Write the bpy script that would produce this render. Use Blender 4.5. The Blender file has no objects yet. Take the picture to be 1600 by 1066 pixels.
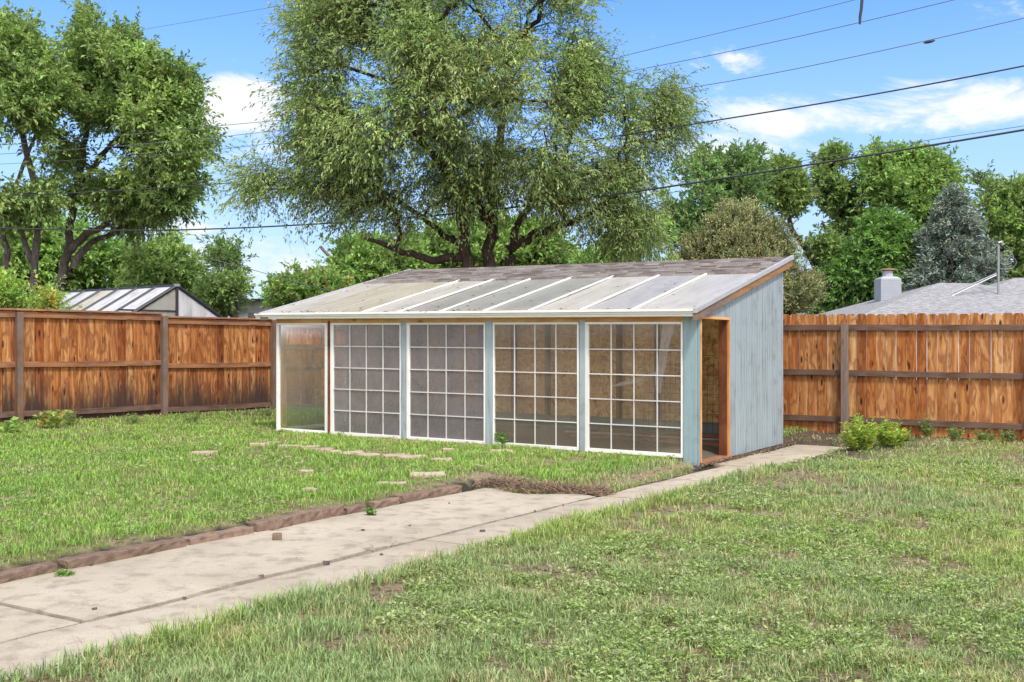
import bpy, math, random
import numpy as np
random.seed(7); RNG = np.random.default_rng(11)
R = math.radians
# ------------------------------------------------------------------ camera, world, sun, exposure
H = 1.4; FP = 1707.0; K = 0.007          # eye height, focal length in photo pixels, fall of the land to the right
sc = bpy.context.scene
C = sc.collection
cam = bpy.data.cameras.new('camera'); cam_o = bpy.data.objects.new('camera', cam); C.objects.link(cam_o)
cam_o.location = (0, 0, H); cam_o.rotation_euler = (R(90), 0, 0)
cam.sensor_width = 36; cam.lens = 36 * FP / 1600; cam.clip_start = .05; cam.clip_end = 3000
sc.camera = cam_o
sc.view_settings.view_transform = 'Standard'; sc.view_settings.look = 'None'
sc.view_settings.gamma = 1; sc.view_settings.exposure = 0.80
sc.cycles.transparent_max_bounces = 24; sc.cycles.max_bounces = 8
SUN_AZ = R(158); SUN_EL = R(57)
sd = (math.sin(SUN_AZ) * math.cos(SUN_EL), math.cos(SUN_AZ) * math.cos(SUN_EL), math.sin(SUN_EL))
sl = bpy.data.lights.new('sun', 'SUN'); sl.energy = 2.2; sl.angle = R(8); sl.color = (1, .95, .87)
so = bpy.data.objects.new('sun', sl); C.objects.link(so); so.location = (5, -10, 20)
so.rotation_euler = (math.acos(sd[2]), 0, math.atan2(sd[0], -sd[1]))


class NT:
    """small node-tree helper"""
    def __init__(s, tree): s.t = tree; tree.nodes.clear()
    def n(s, kind, ins=None, **props):
        nd = s.t.nodes.new(kind)
        for k, v in props.items(): setattr(nd, k, v)
        for k, v in (ins or {}).items(): s.put(nd.inputs[k], v)
        return nd
    def put(s, sock, v):
        if isinstance(v, bpy.types.NodeSocket): s.t.links.new(v, sock)
        elif isinstance(v, bpy.types.Node): s.t.links.new(v.outputs[0], sock)
        elif isinstance(v, (tuple, list)) and sock.type == 'RGBA' and len(v) == 3: sock.default_value = (*v, 1)
        else: sock.default_value = v
    def m(s, op, a, b=0.0, c=0.0, clamp=False):
        nd = s.t.nodes.new('ShaderNodeMath'); nd.operation = op; nd.use_clamp = clamp
        s.put(nd.inputs[0], a); s.put(nd.inputs[1], b); s.put(nd.inputs[2], c); return nd.outputs[0]
    def vm(s, op, a, b=(0, 0, 0)):
        nd = s.t.nodes.new('ShaderNodeVectorMath'); nd.operation = op
        s.put(nd.inputs[0], a); s.put(nd.inputs[1], b); return nd.outputs[0]
    def mix(s, f, a, b, kind='MIX'):
        nd = s.t.nodes.new('ShaderNodeMix'); nd.data_type = 'RGBA'; nd.blend_type = kind
        s.put(nd.inputs[0], f); s.put(nd.inputs[6], a); s.put(nd.inputs[7], b); return nd.outputs[2]
    def ramp(s, f, stops):
        nd = s.t.nodes.new('ShaderNodeValToRGB'); e = nd.color_ramp.elements
        while len(e) < len(stops): e.new(.5)
        for i, (p, c) in enumerate(stops):
            e[i].position = p; e[i].color = (*c, 1) if isinstance(c, (tuple, list)) else (c, c, c, 1)
        s.put(nd.inputs[0], f); return nd.outputs[0]
    def rng(s, v, a, b, c=0., d=1.):
        nd = s.t.nodes.new('ShaderNodeMapRange'); nd.interpolation_type = 'SMOOTHSTEP'
        s.put(nd.inputs[0], v)
        for i, x in enumerate((a, b, c, d)): s.put(nd.inputs[i + 1], x)
        return nd.outputs[0]
    def noise(s, vec, scale, detail=4., rough=.55, dist=0.):
        return s.n('ShaderNodeTexNoise', {'Vector': vec, 'Scale': scale, 'Detail': detail, 'Roughness': rough, 'Distortion': dist}).outputs[0]
    def sep(s, v):
        nd = s.n('ShaderNodeSeparateXYZ', {0: v}); return nd.outputs[0], nd.outputs[1], nd.outputs[2]
    def comb(s, x, y, z): return s.n('ShaderNodeCombineXYZ', {0: x, 1: y, 2: z}).outputs[0]


w = bpy.data.worlds.new('World'); sc.world = w; w.use_nodes = True
t = NT(w.node_tree)
sky = t.n('ShaderNodeTexSky', sky_type='NISHITA', sun_disc=False, sun_elevation=SUN_EL, sun_rotation=SUN_AZ)
sky.air_density = 1.0; sky.dust_density = 0.6; sky.ozone_density = 2.5; sky.altitude = 1600
gen = t.n('ShaderNodeTexCoord').outputs['Generated']
dx, dy, dz = t.sep(gen)
ys = t.m('MAXIMUM', dy, .05)
u = t.m('DIVIDE', dx, ys); v = t.m('DIVIDE', dz, ys)
uv = t.comb(u, t.m('MULTIPLY', v, 2.2), 0.)
n1 = t.noise(uv, 7., 9., .66, .5)
n2 = t.noise(uv, 3.2, 4., .5)
dens = None
for (cu, cv, ru, rv, amp) in ((.40, .218, .20, .036, 1.1), (.245, .203, .07, .02, .75), (-.262, .212, .085, .038, .95), (-.25, .17, .10, .03, .45),
                              (.195, .256, .05, .018, .55), (.20, .168, .10, .028, .75), (-.285, .108, .05, .016, .6), (.05, .13, .3, .06, .45),
                              (-.35, .305, .05, .012, .35), (-.2, .08, .2, .05, .5), (.45, .13, .1, .025, .4)):
    a = t.m('DIVIDE', t.m('SUBTRACT', u, cu), ru); b = t.m('DIVIDE', t.m('SUBTRACT', v, cv), rv)
    d2 = t.m('ADD', t.m('MULTIPLY', a, a), t.m('MULTIPLY', b, b))
    g = t.m('MULTIPLY', t.m('SUBTRACT', 1., d2, clamp=True), amp)
    dens = g if dens is None else t.m('MAXIMUM', dens, g)
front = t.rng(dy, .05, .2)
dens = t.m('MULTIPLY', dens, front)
n3 = t.noise(gen, 2.4, 6., .6)                                # broken cloud in the unseen sky too, cover raised for whiter fill light
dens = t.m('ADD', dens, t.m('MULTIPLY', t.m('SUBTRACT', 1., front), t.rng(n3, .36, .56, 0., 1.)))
cl = t.rng(t.m('ADD', dens, t.m('MULTIPLY', t.m('SUBTRACT', n1, .5), 3.4)), .28, 1.0)
shade = t.rng(n2, .35, .65, .82, 1.05)
white = t.mix(shade, (4.2, 4.55, 5.2), (5.0, 5.1, 5.25))
white = t.mix(t.m('SUBTRACT', 1., front), white, (9.5, 9.3, 9.0))  # unseen clouds behind the camera brightened to add fill light
blue = t.mix(1., sky, (.66, .98, 1.38), 'MULTIPLY')
pale = t.rng(dz, .34, .02, 0., .85)
blue = t.mix(pale, blue, (2.9, 3.7, 4.6))
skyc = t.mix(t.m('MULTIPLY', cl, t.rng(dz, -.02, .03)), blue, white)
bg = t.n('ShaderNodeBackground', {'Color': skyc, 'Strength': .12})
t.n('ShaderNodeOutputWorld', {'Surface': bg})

# ------------------------------------------------------------------ geometry helpers
WL = {}                                           # where each root stands (for local coordinates)
def shear(P):
    P = np.array(P, dtype=np.float64).reshape(-1, 3).copy(); P[:, 2] -= K * P[:, 0]; return P
def at(px, py, z=0.):
    """photo pixel lying on the ground plane at height z -> level world point"""
    vv = py - 533 - K * (px - 800); Y = (H - z) * FP / vv
    return np.array([(px - 800) * Y / FP, Y, z])
def pt(px, py, Y):
    return np.array([(px - 800) * Y / FP, Y, H - (py - 533 - K * (px - 800)) * Y / FP])
def tag(o, label=None, cat=None, group=None, kind=None):
    if label: o['label'] = label
    if cat: o['category'] = cat
    if group: o['group'] = group
    if kind: o['kind'] = kind
    return o
def thing(name, label, cat, loc, group=None):
    o = bpy.data.objects.new(name, None); C.objects.link(o); o.empty_display_size = .2
    p = shear(loc)[0]; o.location = p; WL[o.name] = p
    return tag(o, label, cat, group)
def link(name, me, mat, parent=None):
    o = bpy.data.objects.new(name, me); C.objects.link(o)
    if mat: me.materials.append(mat)
    if parent is not None: o.parent = parent; WL[o.name] = WL[parent.name]
    return o
def np_mesh(name, V, faces, mat, parent=None, col=None, smooth=False, origin=None):
    """V level-world points, faces (n,k) array"""
    V = shear(V)
    org = WL[parent.name] if parent is not None else (shear(origin)[0] if origin is not None else np.zeros(3))
    V = V - org
    faces = np.asarray(faces, dtype=np.int32); n, k = faces.shape
    me = bpy.data.meshes.new(name)
    me.vertices.add(len(V)); me.vertices.foreach_set('co', V.astype(np.float32).ravel())
    me.loops.add(n * k); me.loops.foreach_set('vertex_index', faces.ravel())
    me.polygons.add(n)
    me.polygons.foreach_set('loop_start', np.arange(0, n * k, k, dtype=np.int32))
    try: me.polygons.foreach_set('loop_total', np.full(n, k, dtype=np.int32))
    except Exception: pass
    me.polygons.foreach_set('use_smooth', np.full(n, smooth))
    if col is not None:
        a = me.attributes.new('col', 'FLOAT_COLOR', 'POINT')
        c4 = np.ones((len(V), 4), dtype=np.float32); c4[:, :3] = col; a.data.foreach_set('color', c4.ravel())
    me.update()
    o = link(name, me, mat, parent)
    if parent is None: o.location = org; WL[o.name] = org
    return o

class Fr:
    """frame: origin and three axes"""
    def __init__(s, o, a, b, c=(0, 0, 1)): s.o, s.a, s.b, s.c = map(lambda q: np.array(q, float), (o, a, b, c))
    def __call__(s, l, q, z): return s.o + l * s.a + q * s.b + z * s.c
WF = Fr((0, 0, 0), (1, 0, 0), (0, 1, 0))
HEX = [(0, 3, 2, 1), (4, 5, 6, 7), (0, 1, 5, 4), (1, 2, 6, 5), (2, 3, 7, 6), (3, 0, 4, 7)]
class MB:
    def __init__(s): s.V = []; s.F = []; s.B = []; s.R = []; s.k = 0
    def add(s, V, F, bc, rnd=None):
        r = random.random() if rnd is None else rnd
        off = np.array([r * 37.1, r * 91.7 % 13, r * 53.3 % 17])
        s.V += [np.array(p, float) for p in V]; s.B += [np.array(b, float) + off for b in bc]
        s.F += [tuple(i + s.k for i in f) for f in F]; s.R += [r] * len(V); s.k += len(V); return s
    def hexa(s, P, rnd=None, grain=None):
        """eight points: bottom loop then top loop"""
        P = [np.array(p, float) for p in P]
        e = [P[1] - P[0], P[3] - P[0], P[4] - P[0]]; L = [np.linalg.norm(x) for x in e]
        i0 = grain if grain is not None else int(np.argmax(L)); idx = [i0] + [i for i in range(3) if i != i0]
        if L[idx[1]] < L[idx[2]]: idx[1], idx[2] = idx[2], idx[1]
        uu = [e[i] / max(L[i], 1e-9) for i in idx]
        bc = [[float(np.dot(p - P[0], q)) for q in uu] for p in P]
        return s.add(P, HEX, bc, rnd)
    def box(s, f, l, q, z, rnd=None, grain=None):
        (l0, l1), (q0, q1), (z0, z1) = l, q, z
        return s.hexa([f(l0, q0, z0), f(l1, q0, z0), f(l1, q1, z0), f(l0, q1, z0), f(l0, q0, z1), f(l1, q0, z1), f(l1, q1, z1), f(l0, q1, z1)], rnd, grain)
    def prism(s, f, poly, q0, q1, rnd=None):
        """poly in (l, z) of frame f, extruded along q"""
        n = len(poly)
        V = [f(l, q0, z) for l, z in poly] + [f(l, q1, z) for l, z in poly]
        bc = [(z, l, 0) for l, z in poly] + [(z, l, q1 - q0) for l, z in poly]
        F = [tuple(range(n)), tuple(range(2 * n - 1, n - 1, -1))] + [(i, i + n, (i + 1) % n + n, (i + 1) % n) for i in range(n)]
        return s.add(V, F, bc, rnd)
    def tube(s, P, rad, n=8, cap=True):
        P = [np.array(p, float) for p in P]
        if not hasattr(rad, '__len__'): rad = [rad] * len(P)
        V = []; bc = []; d = 0
        for i, p in enumerate(P):
            tv = P[min(i + 1, len(P) - 1)] - P[max(i - 1, 0)]; tv /= max(np.linalg.norm(tv), 1e-9)
            up = np.array([0, 0, 1.]) if abs(tv[2]) < .9 else np.array([1., 0, 0])
            x = np.cross(tv, up); x /= np.linalg.norm(x); y = np.cross(x, tv)
            if i: d += np.linalg.norm(P[i] - P[i - 1])
            for j in range(n):
                a = 2 * math.pi * j / n; V.append(p + rad[i] * (math.cos(a) * x + math.sin(a) * y)); bc.append((d, rad[i] * math.cos(a), rad[i] * math.sin(a)))
        F = []
        for i in range(len(P) - 1):
            for j in range(n): F.append((i * n + j, i * n + (j + 1) % n, (i + 1) * n + (j + 1) % n, (i + 1) * n + j))
        if cap: F += [tuple(range(n - 1, -1, -1)), tuple(range((len(P) - 1) * n, len(P) * n))]
        return s.add(V, F, bc)
    def build(s, name, mat, parent=None, bevel=0., smooth=False, origin=None, jit=0.):
        V = shear(s.V)
        org = WL[parent.name] if parent is not None else (shear(origin)[0] if origin is not None else shear([np.mean(s.V, 0)])[0] * 1.0)
        if parent is None and origin is None: org[2] = V[:, 2].min()
        V = V - org
        if jit: V += np.random.default_rng(len(V)).uniform(-jit, jit, V.shape)
        me = bpy.data.meshes.new(name); me.from_pydata(V.tolist(), [], s.F)
        a = me.attributes.new('bc', 'FLOAT_VECTOR', 'POINT'); a.data.foreach_set('vector', np.array(s.B, dtype=np.float32).ravel())
        a = me.attributes.new('rnd', 'FLOAT', 'POINT'); a.data.foreach_set('value', np.array(s.R, dtype=np.float32))
        if smooth: me.polygons.foreach_set('use_smooth', [True] * len(me.polygons))
        o = link(name, me, mat, parent)
        if parent is None: o.location = org; WL[o.name] = org
        if bevel:
            b = o.modifiers.new('bevel', 'BEVEL'); b.width = bevel; b.segments = 2; b.limit_method = 'ANGLE'
        return o

# ------------------------------------------------------------------ materials
def new_mat(name):
    m = bpy.data.materials.new(name); m.use_nodes = True; return m, NT(m.node_tree)
def finish(t, col, rough=.8, bump=None, bstr=.4, bdist=.01, spec=.3, metal=0.):
    ins = {'Base Color': col, 'Roughness': rough, 'Metallic': metal, 'Specular IOR Level': spec}
    if bump is not None: ins['Normal'] = t.n('ShaderNodeBump', {'Strength': bstr, 'Distance': bdist, 'Height': bump}).outputs[0]
    t.n('ShaderNodeOutputMaterial', {'Surface': t.n('ShaderNodeBsdfPrincipled', ins)})
def wood(name, light, mid, dark, knots=.5, streak=.5, stain=0., rough=.75, grey=0.):
    m, t = new_mat(name)
    bc = t.n('ShaderNodeAttribute', attribute_name='bc').outputs['Vector']
    rnd = t.n('ShaderNodeAttribute', attribute_name='rnd').outputs['Fac']
    x, y, z = t.sep(bc)
    warp = t.noise(t.comb(t.m('MULTIPLY', x, 1.6), t.m('MULTIPLY', y, 5.), z), 1., 3., .5)
    # knots: cells stretched along the board
    vk = t.n('ShaderNodeTexVoronoi', {'Vector': t.comb(t.m('MULTIPLY', x, 2.6), t.m('MULTIPLY', y, 9.), t.m('MULTIPLY', z, 2.)), 'Scale': 1.0, 'Randomness': 1.})
    kd = vk.outputs['Distance']
    brd = t.noise(t.comb(t.m('MULTIPLY', x, .7), t.m('MULTIPLY', y, 5.), t.m('MULTIPLY', z, 3.)), 1., 6., .7, 1.5)
    ring = t.m('SINE', t.m('ADD', t.m('MULTIPLY', t.m('ADD', t.m('MULTIPLY', y, 30.), t.m('MULTIPLY', warp, 26.)), 1.), t.m('MULTIPLY', t.m('POWER', t.m('SUBTRACT', 1., kd, clamp=True), 3.), 9.)))
    fine = t.noise(t.comb(t.m('MULTIPLY', x, 3.), t.m('MULTIPLY', y, 110.), t.m('MULTIPLY', z, 60.)), 1., 4., .65)
    broad = t.noise(t.comb(t.m('MULTIPLY', x, 1.3), t.m('MULTIPLY', y, 14.), t.m('MULTIPLY', z, 6.)), 1., 5., .6, .6)
    c = t.mix(t.rng(broad, .35, .66), light, mid)
    c = t.mix(t.m('MULTIPLY', t.rng(ring, -.2, 1.), min(.9, streak * .55)), c, t.mix(.45, mid, dark))
    c = t.mix(t.m('MULTIPLY', t.rng(fine, .5, .75), streak * .6), c, dark)
    c = t.mix(t.m('MULTIPLY', t.rng(t.noise(t.comb(t.m('MULTIPLY', x, 2.2), t.m('MULTIPLY', y, 16.), z), 1., 5., .7, 1.2), .58, .72), streak), c, dark)
    c = t.mix(t.m('MULTIPLY', t.rng(kd, .21, .09), knots), c, tuple(q * .45 for q in dark))
    c = t.mix(t.m('MULTIPLY', t.rng(brd, .50, .68), min(.85, streak * .6)), c, t.mix(.35, dark, mid))
    tint = t.ramp(rnd, [(0., (.42, .33, .27)), (.18, (.92, .74, .55)), (.4, (1., .95, .9)), (.6, (1.18, 1.2, 1.22)), (.8, (.74, .52, .36)), (1., (1.3, 1.5, 1.7))])
    c = t.mix(1., c, tint, 'MULTIPLY')
    if stain:
        oz = t.sep(t.n('ShaderNodeNewGeometry').outputs['Position'])[2]
        edge = t.m('ADD', t.m('MULTIPLY', broad, .9), t.m('MULTIPLY', rnd, .35))
        f = t.rng(t.m('SUBTRACT', t.m('MULTIPLY', oz, .9), edge), -.5, .22, stain, 0.)
        c = t.mix(f, c, (.045, .03, .025))
    if grey: c = t.mix(t.m('MULTIPLY', t.rng(t.noise(bc, 3.5, 5., .6), .35, .7), grey), c, (.2, .17, .15))
    h = t.m('ADD', fine, t.m('MULTIPLY', ring, .15))
    finish(t, c, rough, h, .5, .004)
    return m
M = {}
M['cedar'] = wood('cedar', (.54, .27, .095), (.36, .115, .028), (.07, .025, .011), 1., 1.4, .95)
M['cedar_right'] = wood('cedar_right', (.60, .33, .13), (.42, .155, .042), (.13, .042, .014), 1., 1.35, 0.)
M['rail'] = wood('rail_wood', (.19, .12, .085), (.12, .065, .045), (.05, .03, .022), .5, .6, 0., .8, .5)
M['rail_warm'] = wood('rail_warm', (.42, .2, .09), (.27, .12, .055), (.07, .035, .02), .7, .8, 0., .8, .35)
M['post'] = wood('post_wood', (.24, .16, .115), (.15, .09, .06), (.06, .035, .025), .4, .6, 0., .8, .6)
M['trim_orange'] = wood('trim_orange', (.70, .42, .20), (.58, .28, .10), (.25, .09, .03), .8, .6)
M['jamb_red'] = wood('jamb_red', (.25, .10, .045), (.15, .05, .022), (.06, .02, .010), .6, .9)
M['new_wood'] = wood('new_wood', (.62, .42, .22), (.5, .29, .12), (.2, .09, .03), 1., .55, 0., .7, .25)
M['old_wood'] = wood('old_wood', (.32, .28, .25), (.22, .18, .16), (.08, .06, .05), .3, .7, 0., .85, .6)
M['stud'] = wood('stud_wood', (.26, .16, .11), (.18, .10, .07), (.04, .022, .016), .4, .6)

def paint(name, col, dirt=(.2, .17, .13), amt=.3, chip=None, rough=.6, streaks=True):
    m, t = new_mat(name)
    bc = t.n('ShaderNodeAttribute', attribute_name='bc').outputs['Vector']
    rnd = t.n('ShaderNodeAttribute', attribute_name='rnd').outputs['Fac']
    pos = t.n('ShaderNodeNewGeometry').outputs['Position']
    x, y, z = t.sep(bc)
    st = t.noise(t.comb(t.m('MULTIPLY', x, 1.8), t.m('MULTIPLY', y, 22.), z), 1., 5., .6)
    bl = t.noise(pos, 5., 5., .6)
    c = t.mix(t.m('MULTIPLY', t.rng(st, .45, .75), amt), col, dirt)
    c = t.mix(t.m('MULTIPLY', t.rng(bl, .5, .75), amt * .8), c, dirt)
    c = t.mix(1., c, t.mix(rnd, (.9, .9, .9), (1.06, 1.06, 1.06)), 'MULTIPLY')
    if chip:
        c = t.mix(t.rng(t.noise(pos, 34., 4., .7), .69, .72), c, chip)
    finish(t, c, rough, st, .25, .003)
    return m
M['white'] = paint('white_paint', (.82, .80, .75), (.5, .44, .35), .35, None, .5)
M['muntin'] = paint('muntin_paint', (.66, .64, .61), (.42, .38, .32), .5, None, .5)
M['cream'] = paint('cream_gutter', (.82, .79, .73), (.5, .44, .35), .3, None, .45)
M['blue'] = paint('blue_siding', (.34, .40, .42), (.19, .19, .18), .7, (.16, .12, .09), .75)
M['blue_dark'] = paint('blue_post', (.275, .37, .39), (.17, .2, .19), .45, (.16, .12, .09), .7)
M['grey_paint'] = paint('grey_base', (.23, .24, .21), (.12, .11, .09), .5)
M['drip'] = paint('drip_edge', (.42, .41, .40), (.25, .22, .2), .4, None, .4)

def osb():
    m, t = new_mat('osb'); bc = t.n('ShaderNodeAttribute', attribute_name='bc').outputs['Vector']
    wv = t.vm('ADD', bc, t.vm('MULTIPLY', t.n('ShaderNodeTexNoise', {'Vector': bc, 'Scale': 5., 'Detail': 3.}).outputs['Color'], (.25, .25, .25)))
    v1 = t.n('ShaderNodeTexVoronoi', {'Vector': t.vm('MULTIPLY', wv, (9., 26., 9.)), 'Scale': 1.}); v2 = t.n('ShaderNodeTexVoronoi', {'Vector': t.vm('MULTIPLY', wv, (30., 10., 9.)), 'Scale': 1.})
    a = t.sep(v1.outputs['Color'])[0]; b = t.sep(v2.outputs['Color'])[1]
    f = t.m('ADD', t.m('MULTIPLY', a, .5), t.m('MULTIPLY', b, .5))
    c = t.ramp(f, [(0., (.34, .15, .05)), (.35, (.66, .37, .13)), (.6, (.80, .50, .20)), (.85, (.86, .62, .32)), (1., (.55, .27, .09))])
    c = t.mix(t.rng(t.noise(bc, 2., 4., .6), .4, .7, 0., .35), c, (.4, .18, .06))
    finish(t, c, .7, f, .3, .002); return m
M['osb'] = osb()

def concrete():
    m, t = new_mat('concrete'); p = t.n('ShaderNodeNewGeometry').outputs['Position']
    big = t.noise(p, .9, 5., .6); med = t.noise(p, 6., 6., .65); fin = t.noise(p, 90., 3., .6)
    c = t.mix(t.rng(big, .35, .65), (.49, .415, .31), (.40, .335, .245))
    c = t.mix(t.rng(med, .46, .70, 0., .85), c, (.27, .22, .16))
    c = t.mix(t.rng(t.noise(p, 1.1, 7., .75, .8), .56, .70, 0., .4), c, (.30, .26, .20))
    vc = t.n('ShaderNodeTexVoronoi', {'Vector': t.vm('ADD', p, t.vm('MULTIPLY', t.n('ShaderNodeTexNoise', {'Vector': p, 'Scale': 2.5, 'Detail': 5.}).outputs['Color'], (.7, .7, 0))), 'Scale': .55}, feature='DISTANCE_TO_EDGE').outputs['Distance']
    c = t.mix(t.m('MULTIPLY', t.rng(vc, .0028, .0008), t.rng(big, .50, .60, 0., .7)), c, (.10, .075, .05))
    c = t.mix(t.rng(t.noise(p, 2.2, 6., .7), .58, .72, 0., .45), c, (.47, .36, .26))
    c = t.mix(t.rng(fin, .5, .75, 0., .6), c, (.24, .2, .155)); c = t.mix(t.rng(t.noise(p, 160., 2., .6), .6, .75, 0., .5), c, (.60, .54, .45))
    c = t.mix(t.rng(t.noise(p, 45., 2., .5), .71, .76, 0., .8), c, (.12, .09, .07))
    finish(t, c, .9, t.m('ADD', t.m('MULTIPLY', fin, .4), med), .35, .006); return m
M['concrete'] = concrete()
def stone(name, a, b, sp):
    m, t = new_mat(name); p = t.n('ShaderNodeNewGeometry').outputs['Position']; rnd = t.n('ShaderNodeAttribute', attribute_name='rnd').outputs['Fac']
    n = t.noise(p, 14., 6., .65); f = t.noise(p, 120., 3., .6)
    c = t.mix(t.rng(n, .3, .7), a, b); c = t.mix(t.rng(f, .5, .8, 0., .5), c, sp)
    c = t.mix(1., c, t.mix(rnd, (.82, .8, .78), (1.12, 1.1, 1.1)), 'MULTIPLY')
    finish(t, c, .9, t.m('ADD', n, t.m('MULTIPLY', f, .3)), .7, .012); return m
M['edging'] = stone('edging_stone', (.28, .19, .135), (.16, .11, .078), (.07, .05, .038))
M['paver'] = stone('paver_stone', (.50, .39, .30), (.42, .32, .245), (.25, .18, .13))
M['pebble'] = stone('pebble', (.16, .12, .1), (.09, .07, .06), (.05, .04, .04))

def glass(name, dust, dcol=(.34, .33, .32), gloss=.05, gstr=1.):
    m, t = new_mat(name); p = t.n('ShaderNodeNewGeometry').outputs['Position']
    tr = t.n('ShaderNodeBsdfTransparent', {'Color': (.98, .98, .98)})
    gl = t.n('ShaderNodeBsdfGlossy', {'Color': (1, 1, 1), 'Roughness': gloss})
    fr = t.m('MULTIPLY', t.n('ShaderNodeFresnel', {'IOR': 1.45}).outputs[0], gstr)
    di = t.n('ShaderNodeBsdfDiffuse', {'Color': dcol}); tl = t.n('ShaderNodeBsdfTranslucent', {'Color': dcol})
    dd = t.n('ShaderNodeMixShader', {0: .45, 1: di, 2: tl})
    n = t.noise(p, 2.6, 5., .65); n2 = t.noise(p, 60., 3., .6)
    f = t.m('MULTIPLY', dust, t.m('ADD', t.rng(n, .3, .75, .7, 1.35), t.rng(n2, .6, .8, 0., .35)), clamp=True)
    a = t.n('ShaderNodeMixShader', {0: f, 1: tr, 2: dd}); b = t.n('ShaderNodeMixShader', {0: fr, 1: a, 2: gl})
    t.n('ShaderNodeOutputMaterial', {'Surface': b}); return m
M['glass_clear'] = glass('glass_clear', .11, (.56, .47, .37), .03, .5)
M['glass_dusty'] = glass('glass_dusty', .17, (.50, .42, .35), .05, .5)
M['glass_screen'] = glass('glass_screen', .47, (.36, .325, .33), .3, .5)
M['glass_film'] = glass('glass_film', .09, (.3, .33, .34), .06, .6)
def poly(name, col, trans, warm=0.):
    m, t = new_mat(name); p = t.n('ShaderNodeNewGeometry').outputs['Position']; bc = t.n('ShaderNodeAttribute', attribute_name='bc').outputs['Vector']
    x, y, z = t.sep(bc)
    st = t.noise(t.comb(t.m('MULTIPLY', x, 1.2), t.m('MULTIPLY', y, 7.), z), 1., 5., .6); n = t.noise(p, 3., 6., .65); sp = t.noise(p, 42., 3., .65)
    dirt = t.m('ADD', t.rng(st, .4, .75, 0., .5), t.rng(n, .5, .75, 0., .5), clamp=True)
    c = t.mix(t.m('MULTIPLY', dirt, .75), col, (.33, .29, .21)); c = t.mix(t.rng(sp, .66, .73, 0., .75), c, (.12, .09, .06))
    di = t.n('ShaderNodeBsdfDiffuse', {'Color': c}); tl = t.n('ShaderNodeBsdfTranslucent', {'Color': c}); tr = t.n('ShaderNodeBsdfTransparent', {'Color': (.9, .9, .88)})
    a = t.n('ShaderNodeMixShader', {0: .57, 1: di, 2: tl}); b = t.n('ShaderNodeMixShader', {0: t.m('MULTIPLY', trans, t.rng(dirt, 0., 1., 1., .55)), 1: a, 2: tr})
    g = t.n('ShaderNodeBsdfGlossy', {'Roughness': t.rng(n, .3, .7, .3, .5), 'Color': (1, 1, 1)}); fr = t.n('ShaderNodeFresnel', {'IOR': 1.5}).outputs[0]
    t.n('ShaderNodeOutputMaterial', {'Surface': t.n('ShaderNodeMixShader', {0: t.m('MULTIPLY', fr, .3), 1: b, 2: g})}); return m
M['poly_beige'] = poly('roof_sheet_beige', (.86, .78, .60), .16)
M['poly_grey'] = poly('roof_sheet_grey', (.82, .79, .69), .55)
M['poly_white'] = poly('roof_sheet_white', (.93, .87, .76), .2)
M['poly_clear_white'] = poly('clean_white_sheet', (.93, .93, .95), .03)
M['poly_blue'] = poly('roof_sheet_blue', (.84, .80, .75), .28)

def shingle(name, a, b, c3, scale=None):
    m, t = new_mat(name); p = t.n('ShaderNodeNewGeometry').outputs['Position']; rnd = t.n('ShaderNodeAttribute', attribute_name='rnd').outputs['Fac']
    bc = t.n('ShaderNodeAttribute', attribute_name='bc').outputs['Vector']
    if scale:
        br = t.n('ShaderNodeTexBrick', {'Vector': bc, 'Color1': a, 'Color2': b, 'Mortar': tuple(q * .55 for q in b), 'Scale': 1., 'Mortar Size': .012, 'Brick Width': .32, 'Row Height': .15, 'Bias': 0.})
        col = br.outputs['Color']
        col = t.mix(t.rng(t.noise(t.vm('MULTIPLY', bc, (3.1, 6.6, 1.)), 1., 2., .9), .45, .6, 0., .6), col, c3)
    else: col = t.ramp(rnd, [(0., a), (.35, b), (.6, c3), (.8, a), (1., tuple(q * 1.3 for q in a))])
    g = t.noise(p, 220., 2., .6); n = t.noise(p, 8., 5., .6)
    col = t.mix(t.rng(g, .45, .75, 0., .35), col, (.07, .06, .06)); col = t.mix(t.rng(n, .5, .75, 0., .4), col, tuple(q * .6 for q in b))
    finish(t, col, .95, g, .4, .003); return m
M['shingle'] = shingle('shed_shingle', (.26, .225, .205), (.15, .125, .115), (.36, .32, .29))
M['house_shingle'] = shingle('house_shingle', (.345, .335, .335), (.25, .24, .245), (.44, .43, .425), 1.)

def attr_mat(name, transl=.3, rough=.5, spec=.25, boost=(1., 1., 1.)):
    m, t = new_mat(name)
    c = t.n('ShaderNodeAttribute', attribute_name='col').outputs['Color']
    p = t.n('ShaderNodeBsdfPrincipled', {'Base Color': c, 'Roughness': rough, 'Specular IOR Level': spec})
    tl = t.n('ShaderNodeBsdfTranslucent', {'Color': t.mix(1., c, boost, 'MULTIPLY')})
    t.n('ShaderNodeOutputMaterial', {'Surface': t.n('ShaderNodeMixShader', {0: transl, 1: p, 2: tl})}); return m
M['leaf'] = attr_mat('leaf', .32, .5, .3, (1.35, 1.3, .8))
M['needle'] = attr_mat('needle', .08, .7, .15)
M['grass'] = attr_mat('grass_blade', .35, .6, .2, (1.25, 1.2, .8))
def bark(name, a, b):
    m, t = new_mat(name); p = t.n('ShaderNodeNewGeometry').outputs['Position']; x, y, z = t.sep(p)
    n = t.noise(t.comb(t.m('MULTIPLY', x, 26.), t.m('MULTIPLY', y, 26.), t.m('MULTIPLY', z, 4.)), 1., 5., .65, .4)
    c = t.mix(t.rng(n, .35, .65), a, b); c = t.mix(t.rng(t.noise(p, 1.5, 4., .6), .45, .7, 0., .5), c, tuple(q * 1.5 for q in b))
    finish(t, c, .95, n, .9, .04); return m
M['bark_brown'] = bark('bark_brown', (.045, .03, .024), (.125, .085, .065))
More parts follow.
